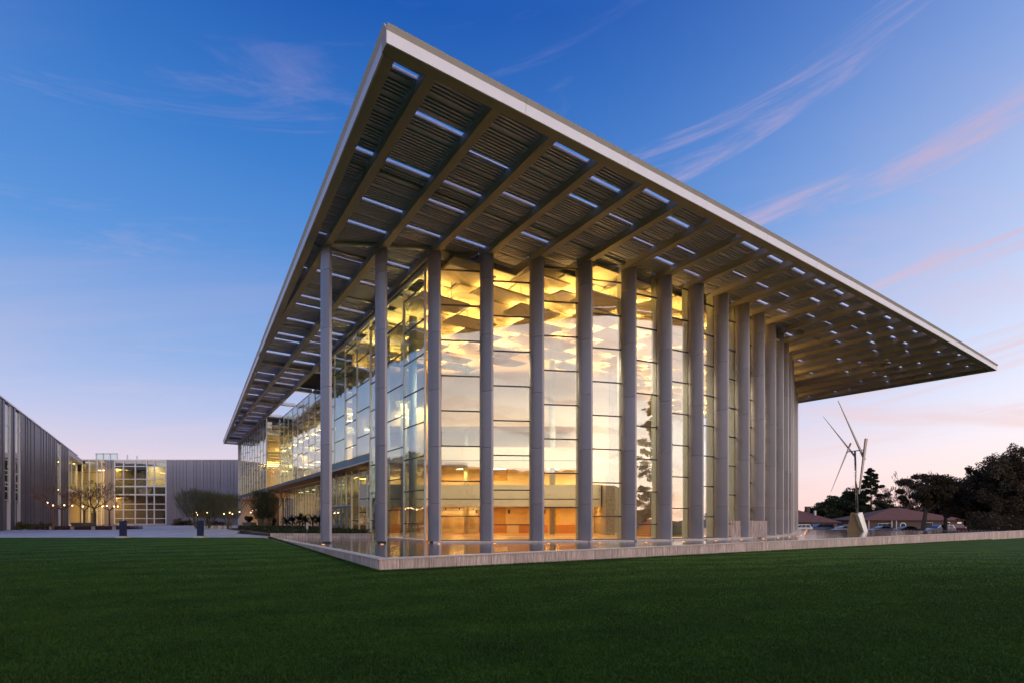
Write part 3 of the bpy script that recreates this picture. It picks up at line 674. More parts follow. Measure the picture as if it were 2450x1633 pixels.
# lamps in the ceilings under the balconies
def area(name, loc, sx, sy, power, col=(1, .58, .22), rot=(0, 0, 0), parent=B):
    l = bpy.data.lights.new(name, 'AREA'); l.shape = 'RECTANGLE'; l.size = sx; l.size_y = sy; l.energy = power; l.color = col
    o = bpy.data.objects.new(name, l); put(o, parent, Vector(loc)); o.rotation_euler = rot; return o
UP = (math.pi, 0, 0)
for x in (-10, -4.6, -1.0, 3.4, 6.0):
    area('downlight', (x, 41.8, 2.75), 1.2, .8, 130, (1, .50, .12))
    area('downlight', (x, 42.0, 5.70), 1.6, .8, 210, (1, .56, .16))
    MB().box(x - .5, x + .5, 41.5, 41.8, 5.755, 5.80).build('ceiling_lamp', M_panel, B)
for x in (-5.75, -4.55, -3.35): area('wall_washer', (x, YW - .5, 2.42), .1, .1, 14, (1, .68, .32), (rad(35), 0, 0))
# light on the balcony fronts and hall: area lights added high up, no fixtures
for a, b, e in ((17, 30, 900), (23, 26, 900), (30, 26, 900), (37, 27, 800), (45, 30, 800), (53, 33, 700)):
    p = P(a, b); area('hall_fill_light', (p.x, p.y, 12.0), 3, 3, e * 1.0, (1, .82, .58))
# ceiling clouds
n = 0
ang = math.atan2(.5498, .8353)
for ia in range(22):
    for ib in range(15):
        a = 13.6 + ia * 2.35 + (ib % 2) * .7; b = 20.2 + ib * 1.78
        if b < glass_b(min(a, 63)) + .75 or a > 58 or b > 46: continue
        p = P(a, b)
        if p.y > YW - .6 and p.x < 8: continue
        if a > 40 and (b - glass_b(a)) > 14: continue
        low = (ia + ib * 2) % 3; z = (15.45, 14.95, 14.40)[low]
        if n >= 290: continue
        wa, wb, th = 1.5, 1.0, .09
        tilt = Matrix.Rotation(rad(R.uniform(2, 6)), 3, 'X') @ Matrix.Rotation(rad(R.uniform(-1.5, 1.5)), 3, 'Y')
        rz = Matrix.Rotation(ang, 3, 'Z')
        mb = MB(); q = [(-wa, -wb), (wa, -wb), (wa, wb), (-wa, wb)]
        for zz in (0, th): mb.v += [tuple(Vector((p.x, p.y, z + zz)) + rz @ (tilt @ Vector((x, y, 0)))) for x, y in q]
        mb.f = [(3, 2, 1, 0), (4, 5, 6, 7), (0, 1, 5, 4), (1, 2, 6, 5), (2, 3, 7, 6), (3, 0, 4, 7)]
        mb.build('ceiling_panel', M_ceil, B); n += 1
        tb_ = MB(); q = [(-1.10, -.83), (1.10, -.83), (1.10, .83), (-1.10, .83)]
        for zz in (15.95, 16.02): tb_.v += [tuple(Vector((p.x, p.y, zz)) + rz @ Vector((x, y, 0))) for x, y in q]
        tb_.f = mb.f; tb_.build('ceiling_tile', M_ceil, B)
        if low > 0:
            c = p + Vector((0, 0, z + .16)); d = (rz @ Vector((1, 0, 0))) * (wa * .75); e = (rz @ Vector((0, 1, 0))) * .07
            off = (rz @ Vector((0, wb * .55, 0)))
            MB().hexa([c + off - d - e, c + off + d - e, c + off + d + e, c + off - d + e], c.z, c.z + .06).build('cove_lamp', M_cove, B)
        hg = MB()
        for sx in (-.8, .8):
            c = p + rz @ Vector((sx, 0, 0)); hg.box(c.x - .02, c.x + .02, c.y - .02, c.y + .02, z + .05, 16.3)
        hg.build('hanger', M_ceil, B)
# stairs on the right side of the lobby
st = MB(); p0 = Vector((9.5, 34.6, 0)); dS = Vector((.80, .60, 0)); nS = Vector((-.6, .8, 0))
sto = None
for k in range(22):
    c = p0 + dS * (.3 * k); q = [c, c + dS * .3, c + dS * .3 + nS * 1.8, c + nS * 1.8]
    m = MB().hexa(q, max(FLOOR, FLOOR + .165 * (k - 2)), FLOOR + .165 * (k + 1))
    if sto is None: sto = m.build('staircase', M_wood, B)
    else: m.build('step', M_wood, sto)
MB().seg((p0 + nS * 1.9)[:2], (p0 + dS * 7 + nS * 1.9)[:2], .2, FLOOR, 5.6).build('stair_wall', M_conc, sto)
for k in range(0, 22, 3):
    c = p0 + dS * (.3 * k + .1); MB().tube(c + Vector((0, 0, FLOOR + .165 * k)), c + Vector((0, 0, FLOOR + .165 * k + 1.0)), .02, k=6).build('baluster', M_steel, sto)
MB().tube(p0 + Vector((0, 0, FLOOR + 1.0)), p0 + dS * 6.6 + Vector((0, 0, FLOOR + .165 * 22 + 1.0)), .025, k=6).build('handrail', M_steel, sto)
MB().box(7.2, 7.9, 38.6, YW, FLOOR, 5.0).build('stair_wall', M_conc, sto)
MB().box(14.5, 17, 33.4, 33.9, FLOOR, 1.5).build('counter', M_stone, B)
# rooms behind the side glazing
MB().ab(19.8, 20.0, 45, 109, .4, 16).build('interior_wall', M_wall, B)
MB().ab(17.0, 17.2, 36, 50, 6.1, 12.0).build('interior_wall', M_wall, B)
for b in (55, 66, 76): MB().ab(16.5, 19.8, b, b + .25, 6.1, 12).build('interior_wall', M_wall, B)
for b in np.arange(50, 108, 3.6):
    for z in (11.2, 12.6, 13.8, 15.0):
        o = MB().ab(14.5 if b < 78 else 12.7, 19.5, b + (z % 1) , b + 2.5 + (z % 1), z, z + .08).build('ceiling_panel', M_ceil, B)
    if int(b) % 2 == 0 or True:
        MB().ab(15.2, 18.8, b + .3, b + .42, 12.0, 12.05).build('cove_lamp', M_cove, B)
for b in (38, 44, 52, 60, 68, 76, 84, 92, 101):
    p = P(16.2 if b < 79 else 15, b); area('room_light', (p.x, p.y, 10.6), 1.5, 4, 600, (1, .62, .2))
    p = P(17.6, b); area('room_light', (p.x, p.y, 5.3), 1.2, 4, 260 if b > 50 else 110, (1, .55, .16))
    q = P(16.4, b); 
for b in np.arange(52, 80, 4.0):
    MB().ab(16.2, 16.6, b, b + 1.1, 5.40, 5.44).build('ceiling_lamp', M_panel, B)
    MB().ab(16.0, 17.4, b, b + .25, 9.0, 9.05).build('ceiling_lamp', M_panel, B)
for b in (36.5, 40, 43.5): MB().ab(14.6, 15.8, b, b + .2, 9.4, 9.45).build('ceiling_lamp', M_panel, B)
# rooftop blocks seen through the open slot
MB().ab(16, 30, 52, 60, 16.5, 20.3).build('stage_tower', mat('stucco_grey', (.36, .33, .38), .8), B)
MB().ab(17, 30, 60.2, 66, 16.5, 19.0).build('stage_tower', mat('stucco_grey', (.36, .33, .38), .8), B)

ORD = 'first second third fourth fifth sixth seventh eighth ninth tenth eleventh twelfth thirteenth fourteenth fifteenth sixteenth seventeenth eighteenth nineteenth twentieth twenty-first twenty-second twenty-third twenty-fourth'.split()
# in-ground lamps at the foot of the columns
for i in range(NB):
    a, b = cola(i) - .78, colb[i] - 1.35; p = P(a, b)
    if b < 15.8: continue
    t = thing('uplight', 'flush amber uplight in the pool before the %s column from the left' % ORD[i], 'uplight', (p.x, p.y, WATER), 'pool uplights before the columns')
    MB().tube((p.x, p.y, WATER - .03), (p.x, p.y, WATER + .006), .11, k=14).build('rim', M_bronze, t)
    MB().tube((p.x, p.y, WATER + .006), (p.x, p.y, WATER + .010), .075, k=14).build('lens', emis('uplight_lens', (1, .42, .12), 5), t)
    l = bpy.data.lights.new('uplight_beam', 'SPOT'); l.energy = 80; l.color = (1, .50, .17); l.spot_size = rad(75); l.spot_blend = 1; l.shadow_soft_size = .12
    o = bpy.data.objects.new('uplight_beam', l); put(o, t, Vector((p.x, p.y, WATER + .05)))
    o.rotation_euler = (-(P(.35, .75, 2.6))).to_track_quat('Z', 'Y').to_euler()

# ------------------------------------------------------------------ kinetic sculpture
sc = thing('sculpture', 'tall kinetic steel sculpture with tapering blades on a bronze pedestal', 'sculpture', (35.5, 51.7, WATER))
yS = 51.7
def px(x, y, Y=yS): return Vector(((x - 1225) / 1200 * Y, Y, EYE + (1241 - y) / 1200 * Y))
bl, br, tl, tr = px(2026, 1270), px(2067, 1270.8), px(2035.4, 1224.6), px(2051.7, 1225)
k_ = Vector((.9, .9, 0)); 
mb = MB(); mb.v = [tuple(p) for p in (bl, br, br + Vector((.55, 1.1, 0)), bl + Vector((1.1, 1.1, 0)), tl, tr, tr + Vector((.5, .8, 0)), tl + Vector((.75, .8, 0)))]
mb.f = [(3, 2, 1, 0), (4, 5, 6, 7), (0, 1, 5, 4), (1, 2, 6, 5), (2, 3, 7, 6), (3, 0, 4, 7)]; mb.build('pedestal', M_bronze, sc)
A1, A2, A3, A4 = px(2067.3, 1270.5, 51.4), px(2077, 1270.5, 52.2), px(2063.6, 1224, 52.2), px(2052.5, 1228, 51.4)
off = Vector((-.15, .3, 0)); mb = MB(); mb.v = [tuple(p) for p in (A1, A2, A3, A4, A1 + off, A2 + off, A3 + off, A4 + off)]
mb.f = [(0, 1, 2, 3), (7, 6, 5, 4), (0, 4, 5, 1), (1, 5, 6, 2), (2, 6, 7, 3), (3, 7, 4, 0)]; mb.build('pedestal_wing', mat('glow_painted_wing', (.80, .77, .68), .3, .3), sc)  # right-hand face: sunset brightness put into its pale colour
MB().tube(px(2051, 1226), px(2045.6, 1078), .13, .09, k=10).build('pole', M_steel, sc, smooth=True)
MB().tube(px(2027.9, 1079.6), px(2065, 1075), .05, k=8).build('axle', M_steel, sc)
for (x0, y0, r0, x1, y1, r1, dy) in ((2005, 957, .03, 2069, 1099, .13, -.3), (2072.5, 1048, .15, 2055, 1180, .08, -.5), (2035.4, 1059, .09, 1987.8, 1176, .02, .3), (2046, 1091, .10, 1969.5, 995, .02, .4)):
    MB().tube(px(x0, y0, yS + dy), px(x1, y1, yS + dy), r0, r1, k=4).build('blade', mat('blade_steel', (.30, .27, .28), .35, .7), sc)

# ------------------------------------------------------------------ left and rear metal clad buildings
LB = thing('metal_clad_building', 'long dark ribbed metal building at the left edge with narrow window strips', 'building', (-62, 66, .4))
P0 = Vector((-50.0, 49.0, 0)); DL = Vector((-.5735, .8192, 0)); NL = Vector((.8192, .5735, 0))
def lp(s, o=0.): return P0 + DL * s + NL * o
def s_of(pxx):
    k = (pxx - 1225) / 1200     # X = k Y
    return (P0.x - k * P0.y) / (k * DL.y - DL.x)
ZTL = 13.5
sA = s_of(164)
def slabL(s0, s1, z0, z1, o0, o1, name, m, par=LB, **kw): return MB().hexa([lp(s0, o0), lp(s0, o1), lp(s1, o1), lp(s1, o0)], z0, z1).build(name, m, par, **kw)
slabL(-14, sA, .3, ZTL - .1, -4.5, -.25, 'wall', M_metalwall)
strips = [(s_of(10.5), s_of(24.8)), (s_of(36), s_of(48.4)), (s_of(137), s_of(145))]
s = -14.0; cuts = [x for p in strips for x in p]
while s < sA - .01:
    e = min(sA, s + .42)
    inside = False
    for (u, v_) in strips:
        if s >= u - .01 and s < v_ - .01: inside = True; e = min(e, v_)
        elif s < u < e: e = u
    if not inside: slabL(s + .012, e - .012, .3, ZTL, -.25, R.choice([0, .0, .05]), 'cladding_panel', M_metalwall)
    s = e
for (u, v_) in strips:
    fr = slabL(u, u + .07, .5, ZTL - .05, -.25, .02, 'window', M_mull)
    slabL(v_ - .07, v_, .5, ZTL - .05, -.25, .02, 'frame', M_mull, fr)
    zz = [3.6, 5.0, 6.6, 8.4, 11.2, ZTL - .1]
    for k in range(5): slabL(u + .13, v_ - .13, zz[k] + .04, zz[k+1] - .04, -.12, -.09, 'pane', M_glass2 if False else glass('strip_glass', (.25, .34, .32), .16, .6, .02), fr)
    for k in range(5): slabL(u + .12, v_ - .12, zz[k] - .05, zz[k] + .04, -.12, -.07, 'sill', M_mull, fr)
slabL(-14, sA + 11, ZTL, ZTL + .14, -4.5, .12, 'roof_edge', M_fascia)
# far end of that wing: recess, balcony room lit from inside
sB = s_of(205)
slabL(sA, sA + .35, .4, ZTL, -2.5, .05, 'end_pier', M_mull)
slabL(sA + .4, sB + 3, ZTL - .9, ZTL - .05, -4.2, .0, 'roof_canopy', mat('canopy_grey', (.42, .40, .42), .5))
slabL(sA + .4, sB + 2.5, .3, ZTL - .9, -4.2, -3.8, 'wall', M_wall)
slabL(sA + .1, sB + 3, .3, ZTL, -4.6, -4.25, 'wall', M_metalwall)
slabL(sB + 2.75, sB + 3.0, .3, ZTL, -4.2, -.3, 'wall', M_metalwall)
slabL(sB + 2.55, sB + 2.72, .3, ZTL - .9, -4.15, -.4, 'wall', M_wall)
slabL(sA + .4, sB, 6.6, 7.0, -3.8, -.4, 'balcony_floor', M_mull)
bgl = slabL(sA + .5, sB, 7.0, 8.2, -.5, -.46, 'balcony_glass', M_glass2)
for f in (0.05, .35, .65, .97): slabL(sA + .5 + (sB - sA - .6) * f, sA + .62 + (sB - sA - .6) * f, 7.0, 12.4, -.62, -.5, 'mullion', M_white)
slabL(sA + .5, sB, 8.25, 12.5, -.6, -.56, 'glass_pane', glass('clear_end_glass'))
slabL(sA + 3, sA + 3.4, .4, 6.6, -3.7, -2.9, 'pier', M_metalwall)
q = lp(sB, -.6); MB().tube((q.x, q.y, .4), (q.x, q.y, ZTL - .9), .28, k=12).build('round_column', mat('column_bronze', (.20, .16, .13), .5, .3), LB, smooth=True)
for s_, z_, e_ in ((sA + 13, 12.2, 420), (sA + 13, 6.2, 420)):
    q = lp(s_, -2.2); area('room_light', (q.x, q.y, z_), 3, 3, e_, (1, .60, .18), parent=LB)
q = lp(sA + 2.5, -2.5); MB().hexa([lp(sA+2, -2), lp(sA+2, -1.7), lp(sA+4.6, -1.7), lp(sA+4.6, -2)], 12.0, 12.08).build('ceiling_lamp', M_panel, LB)
dl = slabL(sA + 1.6, sA + 3.0, .5, 3.2, -3.78, -3.7, 'door', mat('pale_yellow_door', (.6, .5, .3), .5), LB)  # door has a plain pale yellow base colour
slabL(sA + 1.8, sA + 2.8, 1.0, 2.8, -3.69, -3.66, 'pane', M_black, dl)

RB = thing('rear_building', 'grey metal clad building across the plaza with white framed window grid', 'building', (-68, 101, .4))
YR = 101.0
def rx(x): return (x - 1225) / 1200 * YR
def rz(y): return EYE + (1241 - y) / 1200 * YR
zR = rz(1099.5)
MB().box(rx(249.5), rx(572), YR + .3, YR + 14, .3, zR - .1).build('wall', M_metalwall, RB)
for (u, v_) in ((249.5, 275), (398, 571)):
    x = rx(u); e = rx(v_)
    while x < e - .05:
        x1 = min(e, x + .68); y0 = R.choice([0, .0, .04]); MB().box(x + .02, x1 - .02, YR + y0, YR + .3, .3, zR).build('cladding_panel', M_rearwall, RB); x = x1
MB().box(rx(249), rx(572), YR - .05, YR + 14, zR, zR + .12).build('roof_edge', M_mull, RB)
xl = [rx(275 + (v - 1003) / 3.647) for v in (1003, 1080, 1183, 1283, 1348, 1450)]
yl = [rz(900 + v / 3.647) for v in (730, 782, 893, 957, 1028, 1110, 1160, 1236, 1285)]
wf = MB()
for x in xl: wf.box(x - .10, x + .10, YR - .12, YR + .12, yl[-1], yl[0])
wfo = wf.build('window', M_white, RB)
for k, z in enumerate(yl): MB().box(xl[0], xl[-1], YR - .10, YR + .10, z - (.14 if k in (3, 4) else .08), z + (.14 if k in (3, 4) else .08)).build('rail', M_white, wfo)
M_teal = glass('teal_spandrel_glass', (.12, .22, .22), .35, .5, .02)
for i in range(5):
    for k in range(8):
        m = M_teal if k == 0 else glass('office_glass', (.75, .82, .78), .22, .6, .04) if (k < 3 and i > 2) else M_glassd
        MB().box(xl[i] + .11, xl[i+1] - .11, YR - .015, YR + .015, yl[k+1] + .09, yl[k] - .09).build('pane', m, wfo)
# rooms behind that window
MB().box(rx(276), rx(397), YR + .31 - .3 + 5, YR + 5.2, .4, zR - .2).build('interior_wall', M_wall, RB)
bpy.data.objects.remove([o for o in RB.children if o.name.startswith('wall')][0])
MB().box(rx(249.5), rx(275), YR + .3, YR + 14, .3, zR - .1).build('wall', M_metalwall, RB)
MB().box(rx(397.6), rx(572), YR + .3, YR + 14, .3, zR - .1).build('wall', M_metalwall, RB)
MB().box(rx(275), rx(397.6), YR + 5.2, YR + 14, .3, zR - .1).build('wall', M_wall, RB)
MB().box(rx(275), rx(397.6), YR + .2, YR + 5, 7.75, 8.15).build('floor', M_wall, RB)
MB().box(rx(275), rx(397.6), YR + .3, YR + 5.2, zR - .5, zR - .1).build('ceiling', M_wall, RB)
MB().box(rx(350) - .1, rx(350) + .1, YR + .3, YR + 5, 6.9, zR - .5).build('interior_wall', M_wall, RB)
for k in range(3): MB().box(rx(365) + k * 1.4, rx(365) + k * 1.4 + .8, YR + 1.5, YR + 3.5, zR - .6, zR - .55).build('ceiling_lamp', M_panel, RB)
area('room_light', (rx(375), YR + 2.5, zR - .8), 3, 2, 330, (1, .72, .38), parent=RB)
# lit glass corner at px 202-248
GC = thing('glass_stair_hall', 'yellow lit glass corner hall between the two metal clad buildings', 'building', (rx(225), YR, .4))
xs = [rx(v) for v in (202, 219, 238, 248.6)]
for x in xs: MB().box(x - .09, x + .09, YR - .6, YR - .4, .4, zR - .1).build('mullion', M_white, GC)
for i in range(3):
    for (z0, z1) in ((.45, 3.2), (3.25, 5.6), (5.65, 8.8), (8.85, 11.0), (11.05, zR - .2)):
        MB().box(xs[i] + .1, xs[i+1] - .1, YR - .52, YR - .49, z0 + .03, z1 - .03).build('glass_pane', glass('clear_end_glass'), GC)
        MB().box(xs[i] + .1, xs[i+1] - .1, YR - .55, YR - .45, z1 - .03, z1 + .03).build('transom', M_dark, GC)
MB().box(xs[0] - 16, xs[3], YR + 5, YR + 5.3, .4, zR).build('wall', M_wall, GC)
MB().box(xs[0] - 16, xs[0] - .2, YR + .2, YR + .5, zR - 2.2, zR).build('wall', M_metalwall, GC)
MB().box(xs[0] - 1, xs[3], YR, YR + 5, 7.6, 8.1).build('floor', M_wall, GC)
MB().box(xs[0] - 1, xs[3], YR - .6, YR + 5, zR - .1, zR + .1).build('roof', M_mull, GC)
MB().box(xs[0] + .5, xs[0] + 1.2, YR + 1, YR + 1.5, .4, 3).build('desk', M_dark, GC)
area('room_light', ((xs[0] + xs[3]) / 2, YR + 2, zR - .6), 3, 2, 480, (1, .66, .2), parent=GC)
area('room_light', ((xs[0] + xs[3]) / 2, YR + 2, 7.4), 3, 2, 420, (1, .66, .2), parent=GC)
MB().box(xs[1], xs[1] + 1.2, YR + 1.5, YR + 1.8, 11.6, 11.66).build('ceiling_lamp', M_panel, GC)
# glass lantern on the roof
ph = []
X0, X1, X2 = rx(200), rx(252), rx(265)
GL = MB()
for f in (0, .33, .66, 1): x = X0 + (X1 - X0) * f; GL.box(x - .08, x + .08, YR + 3, YR + 3.2, zR, zR + 1.75)
for f in (.5, 1): x = X1 + (X2 - X1) * f; GL.box(x - .08, x + .08, YR + 3 + 4 * f, YR + 3.2 + 4 * f, zR, zR + 1.75)
GL.box(X0 - .1, X1, YR + 3, YR + 3.2, zR + 1.6, zR + 1.8)
lo = GL.build('roof_lantern', M_white, RB)
for f in range(3): x = X0 + (X1 - X0) * f / 3; MB().box(x + .1, x + (X1 - X0) / 3 - .1, YR + 3.08, YR + 3.11, zR + .1, zR + 1.6).build('pane', M_glass2, lo)

# ------------------------------------------------------------------ vegetation builders
def leaves_mesh(name, pts, size, m, parent, rng, seedn=0, **kw):
    n = len(pts); t = rng.random((n, 3)) * 6.283
    u = rng.normal(size=(n, 3)); u /= np.linalg.norm(u, axis=1)[:, None]; r = rng.normal(size=(n, 3)); v = np.cross(u, r); v /= np.linalg.norm(v, axis=1)[:, None]
    s = (size * (.5 + rng.random(n)))[:, None]
    q = np.stack([pts - u * s, pts + v * s * .45, pts + u * s, pts - v * s * .45], 1)
    c = Vector((pts[:, 0].mean(), pts[:, 1].mean(), pts[:, 2].min())); q = q - np.array(c)
    me = bpy.data.meshes.new(name); me.vertices.add(n * 4); me.vertices.foreach_set('co', q.reshape(-1))
    me.loops.add(n * 4); me.loops.foreach_set('vertex_index', np.arange(n * 4, dtype=np.int32)); me.polygons.add(n)
    me.polygons.foreach_set('loop_start', np.arange(0, n * 4, 4, dtype=np.int32)); me.update(calc_edges=True); me.materials.append(m)
    o = bpy.data.objects.new(name, me); put(o, parent, c); return props(o, **kw)
def blob_pts(rng, c, rad3, n, clumps=22, cr=.34):
    cc = rng.normal(size=(clumps, 3)); cc /= np.linalg.norm(cc, axis=1)[:, None]; cc *= (rng.random((clumps, 1)) ** .5) * rng.uniform(.75, 1.0, (clumps, 1))
    k = rng.integers(0, clumps, n); sz = rng.uniform(.6, 1.25, clumps) * cr
    d = rng.normal(size=(n, 3)); d /= np.linalg.norm(d, axis=1)[:, None]; d *= (rng.random((n, 1)) ** .4) * sz[k][:, None]
    return (cc[k] + d) * np.array(rad3) + np.array(c)
def branch(mb, p, d, ln, r, depth, rr, spread=.55, up=.15, k=5, tips=None, minr=.008, seg=2):
    for _ in range(seg):
        q = p + d * (ln / seg); mb.tube(p, q, r, max(minr, r * .82), k=k, cap=False); p = q; r = max(minr, r * .82)
        d = (d + Vector((rr.uniform(-.14, .14), rr.uniform(-.14, .14), rr.uniform(-.06, .12)))).normalized()
    if depth == 0:
        if tips is not None: tips.append(p)
        return
    for _ in range(rr.choice([2, 3, 3])):
        nd = (d + Vector((rr.uniform(-1, 1), rr.uniform(-1, 1), rr.uniform(-.5, .8))) * spread + Vector((0, 0, up))).normalized()
        branch(mb, p, nd, ln * rr.uniform(.62, .86), max(minr, r * .72), depth - 1, rr, spread, up, max(3, k - 1), tips, minr, seg)
def tree(name, label, x, y, zb, h, r3, n, size, m, seed, trunk_h=None, tr=.25, cz=None, clumps=22, cr=.34, group=None, cat='tree', lean=(0, 0)):
    rng = np.random.default_rng(seed); rr = random.Random(seed)
    t = thing(name, label, cat, (x, y, zb), group)
    th = trunk_h if trunk_h is not None else h * .3
    mb = MB(); top = Vector((x + lean[0], y + lean[1], zb + th)); mb.tube((x, y, zb), top, tr, tr * .75, k=9, cap=False)
    for _ in range(4):
        d = Vector((rr.uniform(-1, 1), rr.uniform(-1, 1), rr.uniform(.5, 1.4))).normalized(); branch(mb, top, d, h * .17, tr * .55, 2, rr, .6, .1, 6)
    mb.build('trunk', M_bark, t)
    c = (x + lean[0], y + lean[1], cz if cz is not None else zb + h - r3[2])
    leaves_mesh('crown', blob_pts(rng, c, r3, n, clumps, cr), size, m, t, rng)
    return t
def conifer(label, x, y, zb, h, rbase, n, seed, m=M_leafd, bottom=.1):
    rng = np.random.default_rng(seed); rr = random.Random(seed)
    t = thing('pine_tree', label, 'pine tree', (x, y, zb)); MB().tube((x, y, zb), (x, y, zb + h * .96), .3, .04, k=8, cap=False).build('trunk', M_bark, t)
    ps = []; nb = 110; mb = MB()
    for k in range(nb):
        f = bottom + (1 - bottom) * (k + rng.random()) / nb; z = zb + h * f; r = rbase * (1 - f) ** .75 * rng.uniform(.6, 1.15) + .25; a = rng.random() * 6.283
        for s_ in range(3):
            q = rng.uniform(.45, 1); cc = np.array([x + math.cos(a) * r * q, y + math.sin(a) * r * q, z + r * .12 * q])
            d = rng.normal(size=(n // nb // 3, 3)); d /= np.linalg.norm(d, axis=1)[:, None]; ps.append(cc + d * (rng.random((len(d), 1)) ** .5) * np.array([1, 1, .55]) * (.28 + .16 * r))
        mb.tube((x, y, z), (x + math.cos(a) * r, y + math.sin(a) * r, z + r * .12), .05, .02, k=4, cap=False)
    mb.build('branches', M_bark, t); leaves_mesh('crown', np.concatenate(ps), .17, m, t, rng)
    return t
def bare(label, x, y, zb, th, ln, depth, seed, tr=.09, spread=.75, up=.25, group=None, m=None, minr=.012, name='bare_tree', nmain=4):
    rr = random.Random(seed); t = thing(name, label, 'tree', (x, y, zb), group); m = m or M_bark
    mb = MB(); top = Vector((x + rr.uniform(-.15, .15), y, zb + th)); mb.tube((x, y, zb), top, tr, tr * .8, k=8, cap=False); mb.build('trunk', m, t)
    br = MB()
    for k in range(nmain):
        a = 6.283 * k / nmain + rr.uniform(-.4, .4); d = Vector((math.cos(a), math.sin(a), rr.uniform(.45, 1.0))).normalized(); branch(br, top, d, ln, tr * .55, depth, rr, spread, up, 5, minr=minr)
    br.build('branches', m, t); return t

# bare courtyard trees, left
M_barkr = mat('reddish_bark', (.17, .085, .06), .9, 0, .25, 12)
def gx(pxx, Y): return (pxx - 1225) / 1200 * Y
for k, (pp, Y, th, ln, lab) in enumerate(((127, 52.5, 2.2, 1.05, 'bare courtyard tree with reddish trunk, leftmost in front of the dark wall'), (149, 56.5, 2.2, 1.0, 'bare slim tree just behind the leftmost courtyard tree'),
                                       (201, 58, 2.1, 1.05, 'bare tree by the planter, before the narrow metal panel'), (228, 60, 2.4, 1.3, 'wide bare tree silhouetted against the yellow lit glass hall'), (262, 62, 2.2, 1.1, 'thin bare tree before the window grid\'s left edge'))):
    bare(lab, gx(pp, Y), Y, .47, th, ln, 4, 40 + k, .10 if k != 3 else .13, .8, .1, 'bare courtyard trees', M_barkr if k < 2 else M_bark)
# small lamps hung in the trees
def tree_lamp(xp, yp, Y, LAB):
    p = Vector((gx(xp, Y), Y, EYE + (1241 - yp) / 1200 * Y))
    t = thing('hanging_lamp', LAB, 'lamp', p, 'small lamps hung among the courtyard trees')
    MB().tube(p + Vector((0, 0, .04)), p + Vector((0, 0, .22)), .03, .015, k=6).build('socket', M_dark, t)
    MB().loft([[p + Vector((r * math.cos(a), r * math.sin(a), z)) for a in [i * math.pi / 3 for i in range(6)]] for r, z in ((.015, -.06), (.05, -.03), (.05, .02), (.025, .045))]).build('bulb', M_lamp, t)
    l = bpy.data.lights.new('bulb_light', 'POINT'); l.energy = 9; l.color = (1, .55, .25); l.shadow_soft_size = .06
    o = bpy.data.objects.new('bulb_light', l); put(o, t, p)
LAB = 'small warm bulb hanging among the courtyard tree branches'
for (x, y) in ((113.5, 1201), (127, 1207.5), (154, 1207), (173, 1208), (198.5, 1210), (245, 1210), (255.6, 1208.5), (273, 1210), (281.8, 1210)): tree_lamp(x, y, 52, 'small warm bulb among the bare courtyard trees, %s from the left' % ORD[int(np.searchsorted([113.5,127,154,173,198.5,245,255.6,273,281.8], x - .1))])
for (x, y) in ((461.7, 1227), (470, 1224.5), (496, 1225), (472.5, 1230), (536, 1228), (549.5, 1225), (556, 1228), (573, 1223), (604, 1220), (612.5, 1217.5), (600, 1224.5)): tree_lamp(x, y, 60, 'small warm bulb among the feathery shrubs, %s from the left' % ORD[int(np.searchsorted(sorted([461.7,470,496,472.5,536,549.5,556,573,604,612.5,600]), x - .1))])
# palo verde like shrubs, right of the window grid
def broom(label, xp, Y, h, w_, n, seed, m=M_leafp):
    x = gx(xp, Y); rr = random.Random(seed); t = thing('broom_tree', label, 'tree', (x, Y, .47), 'broom like courtyard trees'); mb = MB()
    for k in range(9):
        d = Vector((rr.uniform(-1, 1) * w_ / h, rr.uniform(-.8, .8), 1.1)).normalized(); branch(mb, Vector((x, Y, .5)), d, h * .40, .06, 3, rr, .40, .22, 5, minr=.012)
    mb.build('branches', mat('green_bark', (.11, .10, .06), .8), t)
    rng = np.random.default_rng(seed); nn = n
    th = rng.random(nn) * 6.283; f = rng.random(nn) ** .6; z = .47 + h * (.30 + .70 * rng.random(nn)); wv = w_ * (.35 + .75 * np.clip((z - .47) / h, 0, 1)) * np.sqrt(np.clip(1.25 - ((z - .47) / h) ** 3, .05, 1))
    bx = x + np.cos(th) * f * wv; by = Y + np.sin(th) * f * wv * .8
    dirv = np.c_[np.cos(th) * .6 + rng.normal(0, .3, nn), np.sin(th) * .5, 1.1 + rng.normal(0, .25, nn)]; dirv /= np.linalg.norm(dirv, axis=1)[:, None]
    ln = rng.uniform(.35, 1.0, nn)[:, None]; side = np.c_[np.full(nn, .012), np.zeros(nn), np.zeros(nn)]
    c = np.c_[bx, by, z]; q = np.stack([c - side, c + side, c + dirv * ln], 1); ctr = Vector((x, Y, .47)); q = q - np.array(ctr)
    me = bpy.data.meshes.new('crown'); me.vertices.add(nn * 3); me.vertices.foreach_set('co', q.reshape(-1)); me.loops.add(nn * 3); me.loops.foreach_set('vertex_index', np.arange(nn * 3, dtype=np.int32))
    me.polygons.add(nn); me.polygons.foreach_set('loop_start', np.arange(0, nn * 3, 3, dtype=np.int32)); me.update(calc_edges=True); me.materials.append(m)
    o = bpy.data.objects.new('crown', me); put(o, t, ctr)
broom('wide feathery olive shrub tree left of the glazed corner, above the bench', 470, 60, 4.3, 2.6, 3300, 5)
broom('feathery olive shrub tree second from the left before the metal wall', 500, 62, 4.0, 2.0, 2700, 6)
broom('feathery olive shrub tree against the far end post of the canopy', 545, 61, 3.9, 2.1, 2700, 8)
broom('dark feathery tree in front of the far ground floor corner', 632, 52, 3.8, 1.6, 2400, 9, M_leafd)
